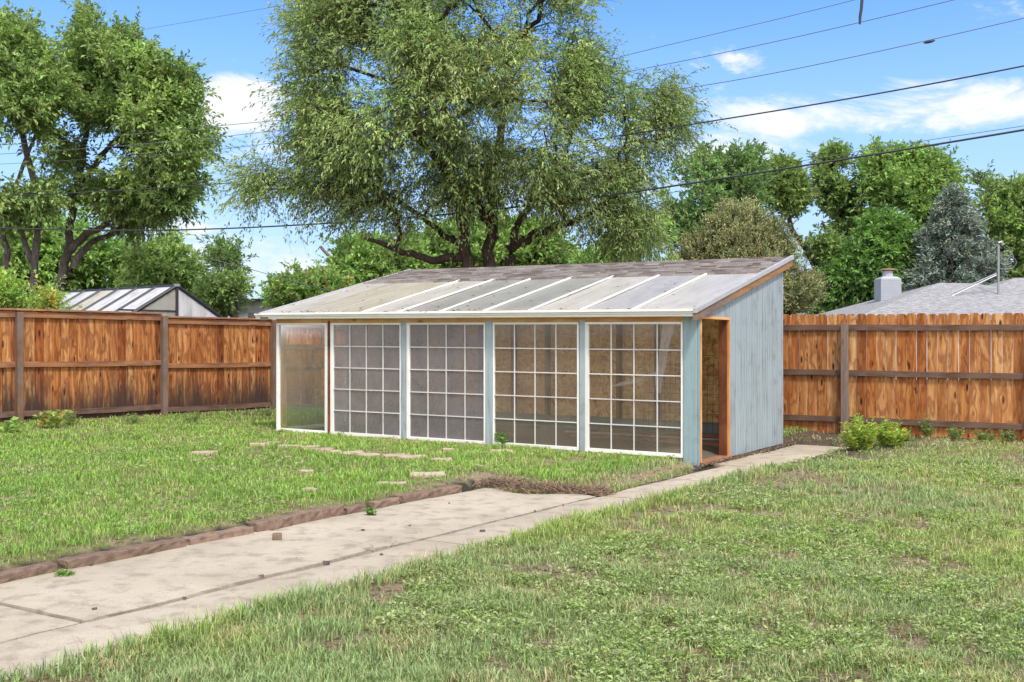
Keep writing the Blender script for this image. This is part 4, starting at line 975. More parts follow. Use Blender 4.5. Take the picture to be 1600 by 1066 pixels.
# the big spreading tree behind the greenhouse
main_poly = [(440, 20), (425, 60), (415, 110), (450, 150), (432, 190), (455, 215), (420, 250), (430, 290), (455, 330), (500, 345), (560, 350), (620, 375), (690, 372), (740, 330), (790, 330), (850, 365), (930, 365), (975, 340), (1005, 290),
             (1020, 240), (1030, 190), (1022, 150), (1000, 120), (968, 98), (945, 75), (940, 20), (930, -40), (820, -150), (650, -170), (500, -90)]
tree('shade_tree', 'huge olive green spreading tree with drooping sprays behind the greenhouse', 'tree', 24.5,
     [(main_poly, .84), ([(345, 290), (390, 235), (440, 235), (450, 300), (420, 330), (372, 330)], .014), ([(1000, 115), (1062, 108), (1075, 205), (1040, 280), (1000, 250)], .028), ([(880, 320), (1000, 290), (1045, 330), (1015, 400), (900, 395)], .036), ([(470, 330), (620, 350), (600, 395), (480, 385)], .03)],
     [[(738, 440, 10), (728, 380, 9), (716, 315, 8), (705, 250, 7, -.5), (690, 160, 6, -1), (670, 60, 4, -1)],
      [(764, 440, 10, .3), (766, 350, 9, .3), (742, 312, 9, 0), (700, 270, 7, -.8), (650, 210, 5, -1.5)],
      [(768, 360, 9, .3), (767, 290, 8, .5), (785, 200, 6, .5), (800, 90, 4, .5)],
      [(797, 440, 9, .8), (800, 385, 9, .8), (840, 362, 7, .6), (900, 345, 5, .2), (960, 310, 3.5, 0)],
      [(800, 390, 7, .8), (806, 350, 6, 1), (850, 300, 5, 1.4), (890, 220, 4, 1.6)],
      [(725, 402, 7, 0), (680, 406, 6, -.3), (640, 398, 5, -.7), (600, 382, 4, -1), (570, 372, 2.5, -1.2)],
      [(728, 380, 6, 0), (700, 372, 5, .4), (660, 340, 4, .8), (600, 300, 3, 1)]],
     5, 640, 24, 13, .88, (.105, .036), G_OL + [(.25, .27, .13)], 3.1, lum=2.3, voids=.34, vs=1.7, droop=.30, up=.2, rtop=.016, clump_r=.42, twig_r=.0055, holes=((925, 30, 26, 20), (770, 385, 30, 30), (690, 385, 26, 14)), wts=[.25, .2, .25, .12, .12, .06])
# the two tall maples on the left
tree('maple_tree', 'tall dense tree with forked leaning trunk behind the small gabled greenhouse', 'tree', 38.,
     [([(105, 5), (150, -5), (200, 30), (232, 60), (240, 85), (285, 100), (305, 130), (315, 175), (328, 210), (333, 245), (318, 285), (295, 330), (262, 352), (200, 362), (160, 352), (150, 320), (118, 330), (85, 318), (92, 230), (98, 170), (92, 110), (100, 60)], 1.)],
     [[(88, 470, 8), (104, 395, 7), (114, 330, 6), (132, 230, 5), (142, 150, 4), (160, 60, 2)], [(92, 458, 6.5), (122, 402, 5.5), (142, 378, 4.5, .3), (190, 360, 4, .6), (225, 340, 2.5, .8)], [(104, 395, 7), (128, 372, 6), (165, 350, 4.5, -.5), (200, 290, 3, -1)], [(125, 290, 5), (160, 240, 4, .3), (200, 200, 3, .6)]],
     21, 330, 17, 11, .8, (.18, .09), G_MID + [(.2, .25, .08), (.075, .11, .035)], 3.6, lum=2.3, voids=.43, group='tall trees left of the greenhouse', bark='bark_grey', droop=.12, up=.35, rtop=.013, clump_r=.42, wvar=.34, twig_r=.007, holes=((135, 285, 14, 26), (215, 250, 20, 8), (190, 300, 18, 8), (150, 30, 6, 16), (262, 200, 8, 20)), wts=[.26, .22, .22, .1, .1, .1])
tree('maple_tree', 'tall tree cut off by the left border with three upright grey trunks', 'tree', 36.,
     [([(-80, 60), (-20, 30), (30, 28), (52, 50), (70, 85), (98, 108), (105, 160), (90, 200), (92, 260), (98, 320), (60, 345), (0, 350), (-90, 350)], 1.)],
     [[(52, 470, 7), (54, 410, 6), (60, 350, 5), (52, 280, 5.5), (28, 180, 4.5), (20, 90, 3)], [(8, 470, 6), (10, 400, 5.5), (4, 350, 5, .3), (-20, 280, 5, .5), (-40, 150, 3, .5)], [(50, 410, 5), (34, 365, 4.5), (20, 300, 3.5), (60, 200, 2.5)]],
     22, 200, 17, 11, .8, (.18, .095), G_MID + [(.19, .24, .08), (.075, .11, .035)], 3.2, lum=2.3, voids=.43, group='tall trees left of the greenhouse', bark='bark_grey', droop=.12, up=.35, rtop=.013, clump_r=.42, wvar=.34, twig_r=.007, holes=((82, 185, 12, 20), (20, 290, 10, 30)), wts=[.26, .22, .22, .1, .1, .1])
# lower trees behind the left fence
tree('bushy_tree', 'mid green bushy tree filling the gap below the tall trees on the left', 'tree', 50.,
     [([(-60, 340), (60, 335), (160, 345), (205, 375), (235, 420), (240, 480), (-60, 480)], 1.)], [[(160, 490, 6), (160, 430, 5), (165, 390, 3)], [(30, 490, 6), (30, 430, 4)]],
     31, 330, 14, 10, .8, (.26, .15), G_BRI, 2.6, group='low trees behind the capped fence', droop=.1, up=.3, rtop=.02, clump_r=.7, bark='bark_grey', twig_r=.01)
tree('airy_tree', 'airy yellow green tree right above the ridge of the small gabled greenhouse', 'tree', 46.,
     [([(205, 400), (235, 372), (275, 378), (308, 405), (322, 440), (325, 490), (210, 490)], 1.)], [[(268, 495, 4), (268, 430, 3), (262, 395, 1.5)], [(275, 495, 3), (300, 420, 1.6)]],
     32, 150, 14, 10, .7, (.22, .11), [(.16, .23, .08), (.20, .27, .10), (.13, .19, .07)], 2.3, group='low trees behind the capped fence', droop=.15, up=.5, rtop=.015, clump_r=.6, bark='bark_grey', twig_r=.012)
tree('slender_tree', 'thin open tree with bare pale twigs sticking up between the low trees', 'tree', 43.,
     [([(330, 395), (345, 373), (368, 385), (380, 420), (372, 455), (385, 492), (325, 492), (335, 440)], 1.)], [[(330, 495, 2.5), (345, 430, 2), (352, 380, 1)], [(336, 480, 2), (372, 430, 1.2), (376, 400, .8)]],
     33, 44, 9, 9, .5, (.17, .08), [(.13, .20, .07), (.17, .24, .09), (.10, .15, .06)], 1.3, group='low trees behind the capped fence', droop=.15, up=.5, rtop=.012, clump_r=.45, bark='bark_grey', twig_r=.012, inset=.2)
tree('round_bush', 'rounded green bush tree under the thin open one', 'tree', 41.,
     [([(322, 462), (335, 445), (362, 436), (385, 445), (392, 458), (352, 468), (350, 500), (320, 500)], 1.)], [[(370, 500, 4), (372, 460, 2)]],
     34, 90, 14, 10, .45, (.17, .10), G_MID, 1.8, group='low trees behind the capped fence', droop=.1, up=.3, rtop=.012, clump_r=.45, bark='bark_grey', twig_r=.008)
tree('red_tipped_bush', 'bush with orange red shoot tips just left of the greenhouse roof', 'bush', 36.,
     [([(402, 480), (412, 452), (450, 436), (500, 430), (545, 445), (560, 480), (550, 510), (395, 510)], 1.)], [[(460, 500, 4), (462, 460, 2)]],
     35, 190, 15, 10, .42, (.15, .08), [(.12, .20, .06), (.15, .25, .07), (.09, .14, .045), (.38, .17, .07)], 1.8, group='bushes with coloured tips beyond the fence', droop=.1, up=.5, rtop=.012, clump_r=.4, twig_r=.007, wts=[.36, .3, .24, .1])
tree('yellow_tipped_bush', 'bush with yellow orange shoot tips poking over the fence at the left border', 'bush', 26.,
     [([(-50, 440), (0, 437), (40, 440), (78, 455), (92, 480), (90, 510), (-50, 510)], 1.)], [[(30, 500, 4), (30, 465, 2)]],
     36, 110, 15, 11, .42, (.11, .05), [(.16, .25, .06), (.20, .30, .07), (.12, .19, .05), (.42, .26, .08)], 1.3, group='bushes with coloured tips beyond the fence', droop=.1, up=.6, rtop=.008, clump_r=.28, twig_r=.005, wts=[.36, .3, .22, .12])
tree('leafy_tree', 'bright leafy tree behind the left end of the greenhouse roof', 'tree', 40.,
     [([(455, 420), (470, 375), (505, 358), (550, 360), (600, 380), (660, 390), (670, 440), (660, 470), (560, 480), (455, 480)], 1.)], [[(540, 480, 5), (530, 420, 4), (500, 385, 2)], [(545, 440, 3), (580, 400, 2)]],
     37, 300, 14, 10, .62, (.18, .11), G_BRI, 2.6, group='trees behind the greenhouse roof', droop=.1, up=.3, rtop=.014, clump_r=.45, bark='bark_grey', twig_r=.008)
tree('leafy_tree', 'bright green tree showing between the trunks of the huge spreading tree', 'tree', 44.,
     [([(640, 380), (700, 350), (780, 340), (860, 350), (890, 395), (880, 450), (640, 450)], 1.)], [[(700, 470, 5), (700, 410, 3)], [(820, 470, 5), (820, 410, 3)]],
     38, 240, 14, 10, .7, (.22, .13), G_BRI, 2.4, group='trees behind the greenhouse roof', droop=.1, up=.3, rtop=.014, clump_r=.5, bark='bark_grey', twig_r=.008)
tree('leafy_tree', 'bright low tree just right of the spreading tree above the roof ridge', 'tree', 46.,
     [([(880, 402), (940, 398), (960, 370), (1010, 350), (1060, 350), (1080, 400), (1080, 450), (880, 450)], 1.)], [[(1000, 470, 5), (1000, 410, 3)]],
     39, 160, 14, 10, .65, (.22, .12), G_BRI, 2., group='trees behind the greenhouse roof', droop=.1, up=.3, rtop=.014, clump_r=.45, bark='bark_grey', twig_r=.008)
# right side
tree('open_poplar', 'open tall tree with dead bare branch tips above the brown juniper', 'tree', 52.,
     [([(1035, 300), (1050, 262), (1085, 235), (1100, 225), (1125, 250), (1140, 232), (1190, 238), (1200, 275), (1195, 330), (1150, 345), (1120, 400), (1040, 400)], 1.)],
     [[(1085, 470, 4), (1090, 380, 3.5), (1098, 300, 2.5), (1103, 225, 1)], [(1140, 470, 4), (1145, 380, 3.2), (1155, 300, 2.4), (1165, 240, 1.4), (1182, 222, .6)], [(1155, 290, 1.8), (1150, 250, 1.2), (1145, 222, .6)], [(1165, 245, 1), (1172, 228, .5)]],
     41, 190, 9, 9, .62, (.25, .12), [(.10, .17, .06), (.13, .21, .07), (.08, .13, .05)], 2.2, group='tall trees beyond the house and juniper', voids=.37, droop=.08, up=.6, rtop=.016, clump_r=.5, bark='bark_grey', twig_r=.012)
tree('leaning_tree', 'rounded tree with a dark trunk leaning left between juniper and the big clump', 'tree', 58.,
     [([(1185, 300), (1195, 262), (1225, 245), (1248, 262), (1262, 300), (1262, 345), (1240, 350), (1200, 345), (1180, 330)], .62), ([(1235, 330), (1300, 330), (1330, 380), (1310, 430), (1250, 380)], .26), ([(1215, 470), (1240, 430), (1290, 430), (1290, 490), (1220, 490)], .12)],
     [[(1300, 480, 5.5), (1262, 395, 5), (1238, 360, 4.2), (1228, 320, 3), (1222, 270, 1.5)], [(1240, 360, 2.5), (1222, 345, 1.6)], [(1318, 392, 3), (1300, 365, 2.6), (1284, 348, 2)], [(1262, 395, 3), (1290, 420, 2.4), (1310, 400, 1.5)]],
     42, 210, 11, 10, .72, (.27, .14), G_MID, 2.6, group='tall trees beyond the house and juniper', voids=.37, droop=.1, up=.3, rtop=.018, clump_r=.42, wvar=.34, twig_r=.012)
tree('clump_tree', 'tall tree with dark open limbs rising left in the right hand tree group', 'tree', 66.,
     [([(1262, 262), (1290, 235), (1322, 230), (1338, 262), (1345, 330), (1340, 400), (1290, 380), (1300, 340), (1280, 330), (1270, 290)], 1.)],
     [[(1345, 480, 6), (1325, 400, 5), (1322, 330, 4), (1310, 270, 2)], [(1322, 330, 3), (1340, 300, 2)], [(1325, 360, 3), (1300, 320, 2)]],
     43, 130, 11, 10, .75, (.28, .15), G_MID, 2.6, group='tall trees beyond the house and juniper', voids=.37, droop=.1, up=.3, rtop=.02, clump_r=.42, wvar=.34, twig_r=.012, holes=((1295, 340, 10, 14), (1322, 320, 8, 14)))
tree('clump_tree', 'tallest broad tree of the right hand group directly above the chimney', 'tree', 64.,
     [([(1345, 300), (1352, 240), (1372, 225), (1395, 240), (1430, 228), (1452, 238), (1478, 252), (1497, 290), (1500, 340), (1480, 400), (1400, 420), (1350, 380)], 1.)],
     [[(1400, 480, 6), (1385, 400, 5), (1360, 330, 3.5), (1375, 260, 2)], [(1390, 400, 4), (1430, 320, 3), (1445, 260, 1.6)]],
     44, 430, 12, 10, .85, (.28, .15), G_BRI[:3] + G_MID[:2], 3.6, group='tall trees beyond the house and juniper', voids=.37, droop=.1, up=.3, rtop=.02, clump_r=.5, wvar=.34, twig_r=.012, holes=((1375, 300, 14, 12),))
tree('dense_tree', 'deep green dense tree standing right behind the grey chimney', 'tree', 56.,
     [([(1275, 490), (1285, 430), (1320, 390), (1350, 340), (1400, 335), (1425, 365), (1430, 420), (1425, 480), (1380, 495)], 1.)], [[(1340, 500, 7), (1340, 440, 5), (1360, 390, 3)]],
     45, 380, 13, 10, .8, (.25, .14), G_DK + [(.12, .21, .05)], 3.2, group='tall trees beyond the house and juniper', voids=.37, droop=.12, up=.2, rtop=.018, clump_r=.42, wvar=.34, twig_r=.01)
tree('clump_tree', 'broad tree at the right border rising behind the spruce', 'tree', 70.,
     [([(1500, 300), (1512, 275), (1545, 265), (1562, 290), (1590, 285), (1640, 280), (1680, 330), (1680, 480), (1560, 480), (1510, 420), (1495, 350)], 1.)],
     [[(1590, 490, 6), (1590, 400, 4), (1585, 330, 2)], [(1540, 480, 5), (1535, 380, 3)]],
     46, 340, 12, 10, .85, (.30, .16), G_MID + [(.16, .24, .06)], 3.4, group='tall trees beyond the house and juniper', voids=.37, droop=.1, up=.3, rtop=.02, clump_r=.5, wvar=.34, twig_r=.012, holes=((1583, 410, 16, 18),))
tree('juniper_tree', 'brownish olive juniper rising behind the right end of the greenhouse roof', 'tree', 31.,
     [([(1065, 400), (1080, 362), (1110, 345), (1125, 325), (1150, 316), (1180, 322), (1198, 345), (1225, 348), (1240, 380), (1245, 420), (1280, 430), (1285, 485), (1240, 500), (1060, 500)], 1.)],
     [[(1170, 500, 8), (1168, 420, 6), (1155, 350, 3)], [(1225, 500, 6), (1225, 430, 3)]],
     51, 620, 15, 12, .30, (.085, .03), [(.155, .165, .075), (.21, .21, .10), (.11, .135, .06), (.13, .18, .075), (.23, .21, .11)], 2.2, droop=-.15, up=.45, rtop=.009, clump_r=.22, matl='needle', twig_r=.006, wvar=.4, ortho=.9, out=.9, voids=.40, vs=2.2)

def conifer(name, label, Y, top, bot, halfw, cols, seed, levels=26):
    rg = np.random.default_rng(seed); T = pt(top[0], top[1], Y); zb = 1.0; hw = halfw * Y / FP; Hh = T[2] - zb
    tr = thing(name, label, 'tree', (T[0], Y, 0)); mb = MB(); mb.tube([np.array([T[0], Y, -.1]), np.array([T[0], Y, T[2] * .5]), T - [0, 0, .3]], [.28, .16, .03], 8); mb.build('trunk', M['bark_brown'], tr, smooth=True)
    segs = []; rs = []; pos = []; ax = []; shade_ = []
    for k in range(levels):
        f = k / (levels - 1); z = zb + Hh * (1 - (1 - f) ** 1.0) * .97; rr_ = hw * (1 - f) ** .8 + .12; nb = int(9 + 7 * (1 - f))
        for j in range(nb):
            a = rg.uniform(0, 2 * math.pi); L_ = rr_ * rg.uniform(.75, 1.15); s0 = np.array([T[0], Y, z + rg.uniform(-.2, .2)]); d = np.array([math.cos(a), math.sin(a), 0])
            q = np.linspace(0, 1, 6); P = s0 + d * (L_ * q)[:, None] + np.array([0, 0, 1.]) * (-.38 * L_ * q + .30 * L_ * q ** 3 + .25 * f * L_ * q)[:, None]; segs.append(P); rs.append(.035 * (1 - q * .85))
            m = int(10 + 22 * L_ / max(hw, .1)); w_ = rg.uniform(.2, 1.04, m) ** .7
            base_ = np.stack([np.interp(w_, q, P[:, i]) for i in range(3)], -1); sdv = np.cross(d, [0, 0, 1.]); off = rg.normal(0, .17, m)[:, None] * L_ * (1.15 - w_[:, None]) * sdv * 1.3; base_ = base_ + off + rg.normal(0, .05, (m, 3))
            base_[:, 2] -= np.abs(off).sum(1) * .2
            for r_ in range(7):
                pos.append(base_ + rg.normal(0, .09, (m, 3))); ax.append(unit(d * .7 + off * .8 + rg.normal(0, .45, (m, 3)) + [0, 0, .1])); shade_.append(np.repeat(pal(rg, 1, cols), m, 0) * .5 + pal(rg, m, cols) * .5)
    V, F = tubes_np(np.array(segs), np.array(rs), 4); np_mesh('branches', V, F, M['bark_brown'], tr)
    pos = np.concatenate(pos); ax = np.concatenate(ax); c = np.concatenate(shade_); n = len(pos)
    V, F = leaves_np(pos, ax, unit(rg.normal(0, 1, (n, 3))), rg.uniform(.14, .32, n), rg.uniform(.06, .11, n), .4)
    np_mesh('crown', V, F, M['needle'], tr, np.repeat(c * rg.uniform(.7, 1.3, (n, 1)), 4, 0)); return tr
conifer('spruce_tree', 'blue grey conical spruce behind the peak of the grey shingled roof', 53.5, (1487, 292), 0, 118, [(.23, .31, .25), (.32, .40, .34), (.15, .20, .16), (.32, .31, .20)], 61)

# low growth
def plant(name, label, cat, px, py, wpx, hpx, cols, seed, n_st, leaf, group=None, lf=14, lean=.45, z0=.0, flowers=None, twr=.003):
    rg = np.random.default_rng(seed); p = at(px, py, z0); p[2] = float(gh(p[0], p[1])); s_ = p[1] / FP; w_, h_ = wpx * s_ / 2, hpx * s_
    tr = thing(name, label, cat, p, group); q = np.array([0, .33, .66, 1.]); a = rg.uniform(0, 2 * np.pi, n_st); r0 = np.sqrt(rg.random(n_st)); ln = h_ * rg.uniform(.5, 1.08, n_st) * (1 - .35 * r0)
    d = np.stack([np.cos(a) * r0 * w_, np.sin(a) * r0 * w_, np.zeros(n_st)], -1); b = p + d * .55; tip = d * .55 + rg.normal(0, .04, (n_st, 3)) * h_
    P = b[:, None] + tip[:, None] * (q[None, :, None] ** 1.5) * lean * 2 + np.array([0, 0, 1.]) * (ln[:, None] * (q - .12 * q ** 2)[None] / .88)[..., None]
    V, F = tubes_np(P, np.tile(np.array([[1., .8, .6, .3]]) * twr, (n_st, 1)), 3); np_mesh('stems', V, F, M['grass'], tr, np.tile(np.array([cols[0]]) * .8, (len(V), 1)))
    n = n_st * lf; ti = np.repeat(np.arange(n_st), lf); f = rg.uniform(.15, 1.02, n); pos = np.stack([np.array([np.interp(ff, q, P[t_, :, i]) for ff, t_ in zip(f, ti)]) for i in range(3)], -1)
    ang = rg.uniform(0, 2 * np.pi, n); ax = unit(np.stack([np.cos(ang), np.sin(ang), rg.uniform(.1, 1.1, n)], -1)); V, F = leaves_np(pos, ax, unit(rg.normal(0, .4, (n, 3)) + [0, 0, 1.]), leaf[0] * rg.uniform(.6, 1.25, n), leaf[1] * rg.uniform(.7, 1.2, n))
    c = pal(rg, n, cols) * rg.uniform(.75, 1.25, (n, 1)) * 1.6; np_mesh('foliage', V, F, M['grass'], tr, np.repeat(c, 4, 0)); return tr
YG = [(.20, .31, .06), (.26, .36, .08), (.15, .25, .05), (.38, .36, .08)]
plant('leafy_bush', 'left half of the bright yellow green bush pair by the dog-eared fence', 'bush', 1345, 707, 62, 60, YG, 71, 60, (.075, .022), 'bushes at the dog-eared fence', 26)
plant('leafy_bush', 'right half of the bright yellow green bush pair by the dog-eared fence', 'bush', 1392, 702, 52, 50, YG, 72, 46, (.075, .022), 'bushes at the dog-eared fence', 24)
plant('weed_plant', 'tall thin weed right of the bush pair against the fence boards', 'plant', 1447, 688, 26, 36, [(.12, .19, .06), (.16, .24, .08)], 73, 12, (.06, .02), 'weeds along the dog-eared fence', 16)
plant('weed_plant', 'small green weed beside the far corner of the greenhouse side', 'plant', 1231, 672, 20, 18, YG[:3], 74, 14, (.06, .03), 'weeds along the dog-eared fence', 10)
for k, (px, py, wq, hq, lab) in enumerate(((1492, 692, 30, 26, 'low weed clump right of the tall thin weed'), (1540, 694, 34, 22, 'wide low weed clump under the bottom rail near the right border'), (1575, 694, 26, 26, 'last weed clump before the right border'), (1420, 695, 26, 20, 'little weed clump touching the right bush'))):
    plant('weed_plant', lab, 'plant', px, py, wq, hq, [(.12, .20, .06), (.17, .26, .08), (.12, .17, .08)], 80 + k, 16, (.055, .022), 'weeds along the dog-eared fence', 12)
plant('broadleaf_plant', 'broad leaved yellowish plant at the foot of the second fence post', 'plant', 75, 672, 54, 34, [(.22, .31, .08), (.28, .36, .10), (.16, .25, .07), (.33, .22, .08)], 75, 20, (.11, .085), 'plants along the capped fence', 6, .5, .05)
plant('broadleaf_plant', 'small broad leaved plant at the left border under the fence', 'plant', 14, 682, 34, 26, [(.22, .31, .08), (.28, .36, .10), (.16, .25, .07)], 76, 12, (.10, .075), 'plants along the capped fence', 6, .5, .05)
for k, (px, py, wq, hq, lab) in enumerate(((112, 668, 24, 26, 'tall grassy weed between the two left fence posts'), (208, 668, 30, 24, 'thin dry looking weed left of the middle fence post'), (300, 664, 30, 22, 'green weed tuft right of the middle fence post'), (413, 652, 26, 14, 'flat weed beside the left corner of the greenhouse'))):
    plant('weed_plant', lab, 'plant', px, py, wq, hq, [(.13, .20, .06), (.17, .26, .08), (.24, .22, .12)], 90 + k, 18, (.07, .012), 'weeds along the capped fence', 9, .5, .05)
plant('weed_plant', 'thick green weed clump at the foot of the blue post by the middle window', 'plant', 786, 700, 36, 22, [(.10, .19, .05), (.14, .25, .06)], 77, 26, (.05, .022), None, 14, .5, .05)
plant('weed_plant', 'small weed growing in the gap between two edging stones', 'plant', 581, 799, 18, 20, [(.10, .19, .05), (.14, .25, .06)], 78, 12, (.03, .018), None, 10, .5, .03)
plant('weed_plant', 'ragged weed between the first and second edging stones', 'plant', 101, 893, 22, 22, [(.12, .20, .05), (.16, .26, .06)], 79, 12, (.03, .014), None, 10, .5, .03)

# ------------------------------------------------------------------ grass, weeds, dead roots
def sample(n, y0, y1, p=1.6):
    """points on the lawn, thinner with distance"""
    q = RNG.random(n); a = 1 - p; Y = (y0 ** a + q * (y1 ** a - y0 ** a)) ** (1 / a); X = (RNG.random(n) * 2 - 1) * (Y * .50 + .35); return X, Y
def lawn_points(n, y0, y1, p=1.0):
    X, Y = sample(n, y0, y1, p) if p != 1.0 else ((lambda Y: ((RNG.random(n) * 2 - 1) * (Y * .50 + .35), Y))(y0 * (y1 / y0) ** RNG.random(n)))
    tt, ww, l, s, hard, shed_, wob = masks(X, Y); fl = (Y > 17.25 - .592 * (X - 4.1) + .05) & (X > 0); dl = (X + 7.7) * .788 - (Y - 17) * .616
    onp = np.zeros(len(X), bool)
    for (qx, qy, qs) in PAVC: onp |= (np.abs(X - qx) < qs * .46) & (np.abs(Y - qy) < qs * .36)
    k = ~hard & ~shed_ & ~fl & (dl > -.02) & ~(onp & (RNG.random(len(X)) < .93)); b = bare(X, Y); k &= RNG.random(n) > b * .93
    return X[k], Y[k]
def blades(X, Y, h, wd_, col, lean=.5):
    n = len(X); z = gh(X, Y) - .004; a = RNG.uniform(0, 2 * np.pi, n); dr = np.stack([np.cos(a), np.sin(a), np.zeros(n)], -1); sdv = np.stack([-np.sin(a), np.cos(a), np.zeros(n)], -1)
    ln = RNG.uniform(.15, 1., n) * lean; b = np.stack([X, Y, z], -1); H_ = h[:, None]; W_ = wd_[:, None] / 2; up_ = np.array([0, 0, 1.])
    mid = b + dr * (ln[:, None] * H_ * .3) + up_ * H_ * .58; tip = b + dr * (ln[:, None] * H_ * 1.1) + up_ * H_ * (1 - .25 * ln[:, None])
    V = np.stack([b - sdv * W_, b + sdv * W_, mid + sdv * W_ * .8, mid - sdv * W_ * .8, tip], 1).reshape(-1, 3); i = np.arange(n)[:, None] * 5
    F = np.concatenate([i + np.array([[0, 1, 2]]), i + np.array([[0, 2, 3]]), i + np.array([[3, 2, 4]])], 1).reshape(-1, 3)
    return V, F, np.repeat(col, 5, 0)
def patchcol(X, Y, n):
    f = fbm(X, Y, .8, 41)[:, None]; g = fbm(X, Y, 2.6, 51)[:, None]; _, ww = tw(X, Y); left = (ww > .5)[:, None]
    a = np.array([.40, .51, .15]); b = np.array([.275, .37, .12]); st = np.array([.62, .52, .29]); gy_ = np.array([.33, .43, .22])
    c = a * (1 - f) + b * f; c = np.where(left, c * np.array([.84, 1.02, .72]), c * (1 - .5 * sm(f, .4, .6)) + gy_ * .5 * sm(f, .4, .6))
    c = c * RNG.uniform(.45, 1.5, (n, 1)); dry = RNG.random((n, 1)) < (.06 + .30 * sm(g, .48, .68)) * np.where(left, .6, 1.); return np.where(dry, st * RNG.uniform(.6, 1.2, (n, 1)), c)
X, Y = lawn_points(520000, 2.9, 22.); n = len(X); tt, ww, l_, s_, *_ = masks(X, Y)
hh = (.028 + .028 * RNG.random(n) + .03 * sm(fbm(X, Y, 2.2, 61), .5, .7)) * (1 + .25 * (Y > 9)); edge = (1 - sm(np.abs(ww - (WL0 - .08)), .0, .16)) * (tt < 8); hh *= 1 + 1.1 * edge * RNG.random(n)
hh *= 1 - .35 * ((s_ > -.3) & (s_ < 0) & (l_ > 0)); hh *= np.where(ww > WW, .82, 1.); hh *= np.where((ww > WW + .13) & (ww < WW + .2), .7, 1)
V, F, c = blades(X, Y, hh, (.0035 + .003 * RNG.random(n)) * np.maximum(1, (Y / 5.5)) ** .8, patchcol(X, Y, n), .85)
go = np_mesh('grass', V, F, M['grass'], None, c, origin=(0, 8, 0)); tag(go, 'short patchy green lawn grass on both sides of the path', 'grass', kind='stuff')
# taller tufts along the path edge and scattered over the right lawn
nt = 900; t_ = RNG.uniform(-3.2, 8.6, nt); w__ = WL0 - .05 - np.abs(RNG.normal(0, .10, nt)); q = PO[:, None] + PD[:, None] * t_ + PN[:, None] * w__; xs_, ys_ = lawn_points(5200, 3., 17.); tx = np.concatenate([q[0], xs_[:1700]]); ty = np.concatenate([q[1], ys_[:1700]])
big = np.concatenate([RNG.uniform(.055, .135, nt), RNG.uniform(.04, .085, len(tx) - nt)]); m = RNG.integers(5, 15, len(tx)); ii = np.repeat(np.arange(len(tx)), m); X = tx[ii] + RNG.normal(0, .018, len(ii)); Y = ty[ii] + RNG.normal(0, .018, len(ii)); keep = ~masks(X, Y)[4] & ~masks(X, Y)[5]; X, Y, ii = X[keep], Y[keep], ii[keep]; n = len(X)
V, F, c = blades(X, Y, big[ii] * RNG.uniform(.5, 1.1, n), (.0045 + .003 * RNG.random(n)) * np.maximum(1, Y / 7), patchcol(X, Y, n) * 1.05, .55)
go = np_mesh('tall_grass', V, F, M['grass'], None, c, origin=(0, 8, 0)); tag(go, 'longer grass tufts along the path edge and across the lawns', 'grass', kind='stuff')
# spreading broadleaf weeds
X0, Y0 = lawn_points(30000, 3., 18.); tt, ww, *_ = masks(X0, Y0); f = fbm(X0, Y0, .75, 71) * .7 + fbm(X0, Y0, 3., 72) * .3; k = RNG.random(len(X0)) < np.where(ww < 0, .9 * sm(f, .46, .58), .22 * sm(f, .45, .6)); X0, Y0 = X0[k], Y0[k]
m = 17; n = len(X0) * m; ii = np.repeat(np.arange(len(X0)), m); a = RNG.uniform(0, 2 * np.pi, n); r = np.abs(RNG.normal(0, .035, n)); X = X0[ii] + np.cos(a) * r; Y = Y0[ii] + np.sin(a) * r
z = gh(X, Y) + RNG.uniform(.005, .045, n) * (1 + .0 * X); pos = np.stack([X, Y, z], -1); ax = np.stack([np.cos(a), np.sin(a), RNG.uniform(-.1, .9, n)], -1); sc_ = (np.maximum(1, Y / 6) ** .6)
V, F = leaves_np(pos, ax, unit(RNG.normal(0, .45, (n, 3)) + [0, 0, 1.]), RNG.uniform(.014, .034, n) * sc_, RNG.uniform(.008, .018, n) * sc_)
cb = pal(RNG, len(X0), [(.31, .42, .13), (.38, .45, .20), (.26, .36, .10), (.40, .44, .22)])[ii] * RNG.uniform(.6, 1.4, (n, 1)); keep = ~masks(X, Y)[4]; kf = np.repeat(keep, 2)
go = np_mesh('weeds', V, F[kf], M['grass'], None, np.repeat(cb, 4, 0), origin=(0, 8, 0)); tag(go, 'low spreading grey green broadleaf weeds in the lawn', 'weeds', kind='stuff')
# dead straw thatch lying flat
X, Y = sample(60000, 3., 19., 1.2); tt, ww, l_, s_, hard, shed_, _w = masks(X, Y); k = ~hard & ~shed_ & (RNG.random(len(X)) < .35 + .65 * bare(X, Y)); dl = (X + 7.7) * .788 - (Y - 17) * .616; k &= (dl > .05) & ~((Y > 17.2 - .592 * (X - 4.1)) & (X > 0)); X, Y = X[k], Y[k]; n = len(X)
a = RNG.uniform(0, 2 * np.pi, n); pos = np.stack([X, Y, gh(X, Y) + .004 + RNG.random(n) * .012], -1); V, F = leaves_np(pos, np.stack([np.cos(a), np.sin(a), RNG.normal(0, .12, n)], -1), np.tile(np.array([[0, 0, 1.]]), (n, 1)), RNG.uniform(.03, .09, n), RNG.uniform(.003, .006, n) * np.maximum(1, Y / 6))
go = np_mesh('dry_thatch', V, F, M['grass'], None, np.repeat(pal(RNG, n, [(.40, .32, .19), (.30, .22, .13), (.22, .15, .10)]) * RNG.uniform(.7, 1.2, (n, 1)), 4, 0), origin=(0, 8, 0)); tag(go, 'dry straw thatch lying between the grass blades', 'thatch', kind='stuff')
